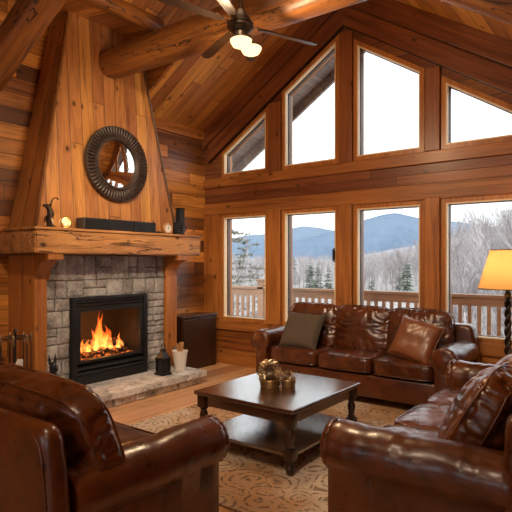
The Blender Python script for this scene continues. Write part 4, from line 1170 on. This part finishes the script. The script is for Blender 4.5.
bm.free()
for m_ in lows: bpy.data.meshes.remove(m_)

def conifer(seed, h, sparse=1.0, w=.27):
    rg = random.Random(seed); bt = bmesh.new(); bf = bmesh.new()
    tube(bt, [(0,0,-.4),(0,0,h*.5),(0,0,h)], [h*.018,h*.011,h*.002], 6)
    nl = int(34*sparse)
    for i in range(nl):
        t = i/nl; z = h*(.08+.9*t); R = (h*w*(1-t)**.7+.03*h*.3)*rg.uniform(.6,1.15)
        if rg.random() < .22: continue
        for j in range(int(6*sparse)+1):
            a = rg.uniform(0,6.28); L = R*rg.uniform(.45,1.3); d = Vector((math.cos(a),math.sin(a),0))
            tip = Vector((0,0,z))+d*L+Vector((0,0,-L*.22+rg.uniform(-.05,.1)*L))
            side = d.cross(Vector((0,0,1))); wd = L*.22
            m = Vector((0,0,z)).lerp(tip,.55)
            pts = [Vector((0,0,z)), m+side*wd+Vector((0,0,-wd*.5)), tip, m-side*wd+Vector((0,0,-wd*.5)), m+Vector((0,0,wd*.45))]
            v = [bf.verts.new(p) for p in pts]
            bf.faces.new((v[0],v[1],v[4])); bf.faces.new((v[1],v[2],v[4])); bf.faces.new((v[2],v[3],v[4])); bf.faces.new((v[3],v[0],v[4]))
    return bt, bf
def place_conifer(seed, h, px_, f, ytop, label, mat, group=None, sparse=1., w=.24, zoff=None):
    u = (px_-256)/520; zt = 1.45+(262-ytop)/520*f
    gz = ground(u, f); h = max(3.0, zt-gz)
    t = thing('evergreen_tree', label, 'tree', W(u, f, gz), 0, group)
    bt, bf = conifer(seed, h, sparse, w); link('trunk', bt, M['bark2'], t); link('foliage', bf, mat, t)
for (s, px_, f, yt, hh, lb) in ((1,294,118,255,6,'small far evergreen at the left edge of the second window'),(2,310,96,255,6,'dark evergreen in the middle of the second window view'),
        (3,318,100,259,5,'dark evergreen just right of the middle one in the second window'),(4,407,84,255,7,'tallest dark evergreen seen through the third window, right of centre'),
        (5,372,84,274,5,'low dark evergreen just above the railing at the left of the third window'),(6,328,92,263,5,'low dark evergreen at the right edge of the second window'),(7,399,88,264,6,'shorter dark evergreen touching the tallest one in the third window')):
    place_conifer(s, hh, px_, f, yt, lb, M['needle'], None)
# near pine at the left window: sparse pale boughs
def near_pine(px_, f, ytop, ybot, label, seed):
    u = (px_-256)/520; h = 13.0; zt = 1.45+(262-ytop)/520*f
    t = thing('pine_tree', label, 'tree', W(u, f, zt-h)); rg = random.Random(seed)
    bt = bmesh.new(); bf = bmesh.new(); tube(bt, [(0,0,-1),(0.05,0,h*.6),(0,.05,h)], [.16,.09,.02], 8)
    for i in range(95):
        z = h*rg.uniform(.25,1); L = (h-z)*.26+.5; a = rg.uniform(0,6.28); d = Vector((math.cos(a),math.sin(a),rg.uniform(-.1,.25)))
        p = Vector((0,0,z)); pts = [p+d*L*k/5+Vector((0,0,-.16*L*(k/5)**2)) for k in range(6)]
        tube(bt, pts, [.022,.018,.014,.01,.007,.004], 4, cap=False)
        for k in range(46):
            q = pts[0].lerp(pts[5], rg.uniform(.25,1)); e = Vector((rg.uniform(-1,1),rg.uniform(-1,1),rg.uniform(-.5,.8))).normalized()*rg.uniform(.12,.34)
            s_ = e.cross(Vector((rg.random(),rg.random(),1))).normalized()*.018
            v = [bf.verts.new(q-s_),bf.verts.new(q+s_),bf.verts.new(q+e)]; bf.faces.new(v)
    link('trunk_and_boughs', bt, M['bark'], t); link('needles', bf, M['needlepale'], t)
near_pine(226, 19, 196, 300, 'sparse pale green pine just beyond the deck in the leftmost window', 4)
near_pine(247, 27, 236, 300, 'second shorter sparse pine behind the deck post in the leftmost window', 8)

# haze over the valley
t = NT('valley_haze')
vs_ = t.n('ShaderNodeVolumeScatter'); vs_.inputs['Color'].default_value = (.72,.86,1,1); vs_.inputs['Density'].default_value = .0005; vs_.inputs['Anisotropy'].default_value = .2
t.l(vs_.outputs[0], t.out.inputs['Volume'])
hz = boxo('valley_haze', t.m, -1300, 900, 18, 1300, -90, 260); tag(hz, 'thin pale haze hanging over the valley and mountains', 'haze', kind='stuff')

# ------------------------------------------------------------------ lights and world
def light(kind, name, loc, energy, color, size=.1, rot=None, spot=None, blend=.5):
    d = bpy.data.lights.new(name, kind); d.energy = energy; d.color = color
    if kind in ('POINT','SPOT'): d.shadow_soft_size = size
    if kind == 'SPOT': d.spot_size = math.radians(spot); d.spot_blend = blend
    if kind == 'SUN': d.angle = math.radians(size)
    o = bpy.data.objects.new(name, d); COL.objects.link(o); o.location = loc
    if rot: o.rotation_euler = rot
    return o
def aim(o, tgt):
    o.rotation_euler = (Vector(tgt)-o.location).to_track_quat('-Z','Y').to_euler(); return o
WARM = (1.0,.70,.42)
for ang in (275, 40):
    a = math.radians(ang); d = Rv*math.cos(a)+Fv*math.sin(a)
    light('POINT', 'fan_light', fc+Vector((d.x*.105,d.y*.105,-.24)), 38, WARM, .07)
light('POINT', 'ceiling_fill', fc+Vector((0,0,.30)), 1.2, WARM, .08)  # unseen point above the fan, added to brighten the ceiling
light('POINT', 'floor_lamp_light', (-1.0,4.98,1.44), 15, (1,.62,.30), .04)
light('POINT', 'fire_light', (-4.93,gy,gfl+.22), 9, (1,.42,.12), .08)
light('POINT', 'candle_light', (-4.545,2.935,MZ+.08), 1.3, (1,.6,.25), .02)
# unseen spots added on the ceiling as fill for chimney, hearth and seats
spot_lab = ['unseen black spotlight added to light the chimney side', 'unseen black spotlight added to light the hearth', 'unseen black spotlight added to light the sofas', 'unseen black spotlight added to light the armchair']
for k, (p, tg, en, sp_) in enumerate((((-1.75,2.0,3.65), (-4.9,4.45,2.1), 270, 52), ((-2.2,1.2,3.95), (-4.4,4.4,.6), 300, 60), ((-1.2,1.0,3.4), (-1.8,4.6,.5), 190, 70), ((-1.9,-.4,3.9), (-2.0,2.0,.6), 90, 85))):
    p = Vector(p); tt = thing('fill_spotlight', spot_lab[k], 'spotlight', p, 0, 'added fill spotlights')
    dq = (Vector(tg)-p).normalized().to_track_quat('Z','Y').to_matrix().to_4x4()
    bm = bmesh.new(); lathe(bm, [(.0,-.16),(.045,-.16),(.05,-.15),(.055,0),(.05,0),(.04,-.10),(0,-.10)], 20, dq); autosmooth(link('housing', bm, M['black'], tt), 40)
    bm = bmesh.new(); e = dq @ Vector((0,0,-.12)); tube(bm, [e, (e.x,e.y,roof(p.x)-p.z)], .01, 8); link('stem', bm, M['black'], tt)
    aim(light('SPOT', 'fill_spot', p+(Vector(tg)-p).normalized()*.02, en, (1.0,.78,.55), .05, spot=sp_, blend=.8), tg)
# unseen hanging lamp added behind the camera for general fill
pl = thing('fill_pendant', 'unseen glass globe pendant added as fill light over the rear of the room', 'lamp', (-1.2,-1.4,2.9))
bm = bmesh.new(); sph(bm, (0,0,0), .16, 20); link('globe', bm, emit('fill_globe',(1,.78,.52),6), pl, smooth=True)
bm = bmesh.new(); tube(bm, [(0,0,.15),(0,0,roof(-1.2)-2.9)], .008, 6); link('cord', bm, M['black'], pl)
light('POINT', 'fill_pendant_light', (-1.2,-1.4,2.66), 22, (1,.78,.54), .18)

sun = light('SUN', 'sun', (0,-10,30), 2.6, (1,.95,.88), 6); aim(sun, Vector((0,-10,30))+Vector((-.45,.75,-.75)))
w = bpy.data.worlds.new('overcast_sky'); SC.world = w; w.use_nodes = True; nt = w.node_tree; nt.nodes.clear()
out = nt.nodes.new('ShaderNodeOutputWorld'); bg = nt.nodes.new('ShaderNodeBackground'); tc = nt.nodes.new('ShaderNodeTexCoord')
nz = nt.nodes.new('ShaderNodeTexNoise'); nz.inputs['Scale'].default_value = 2.2; nz.inputs['Detail'].default_value = 5
rp = nt.nodes.new('ShaderNodeValToRGB'); rp.color_ramp.elements[0].position = .35; rp.color_ramp.elements[0].color = (.76,.85,.92,1); rp.color_ramp.elements[1].position = .6; rp.color_ramp.elements[1].color = (.89,.94,.97,1)
nt.links.new(tc.outputs['Generated'], nz.inputs['Vector']); nt.links.new(nz.outputs['Fac'], rp.inputs[0]); nt.links.new(rp.outputs[0], bg.inputs[0]); bg.inputs[1].default_value = 2.2
nt.links.new(bg.outputs[0], out.inputs[0])

# ------------------------------------------------------------------ camera
cam = bpy.data.cameras.new('camera'); co = bpy.data.objects.new('camera', cam); COL.objects.link(co)
cam.sensor_width = 36; cam.lens = 36*520/512; cam.clip_end = 5000; cam.clip_start = .05
cam.shift_y = 6/512
co.location = (0,0,1.45); co.rotation_euler = (PI/2, 0, math.atan2(.6046,.7965))
SC.camera = co
vs = SC.view_settings; vs.view_transform = 'Standard'; vs.look = 'None'; vs.gamma = 1; vs.exposure = 0; vs.use_curve_mapping = False
SC.cycles.use_denoising = True
SC.cycles.max_bounces = 8; SC.cycles.diffuse_bounces = 4; SC.cycles.transparent_max_bounces = 32
SC.cycles.sample_clamp_indirect = 8
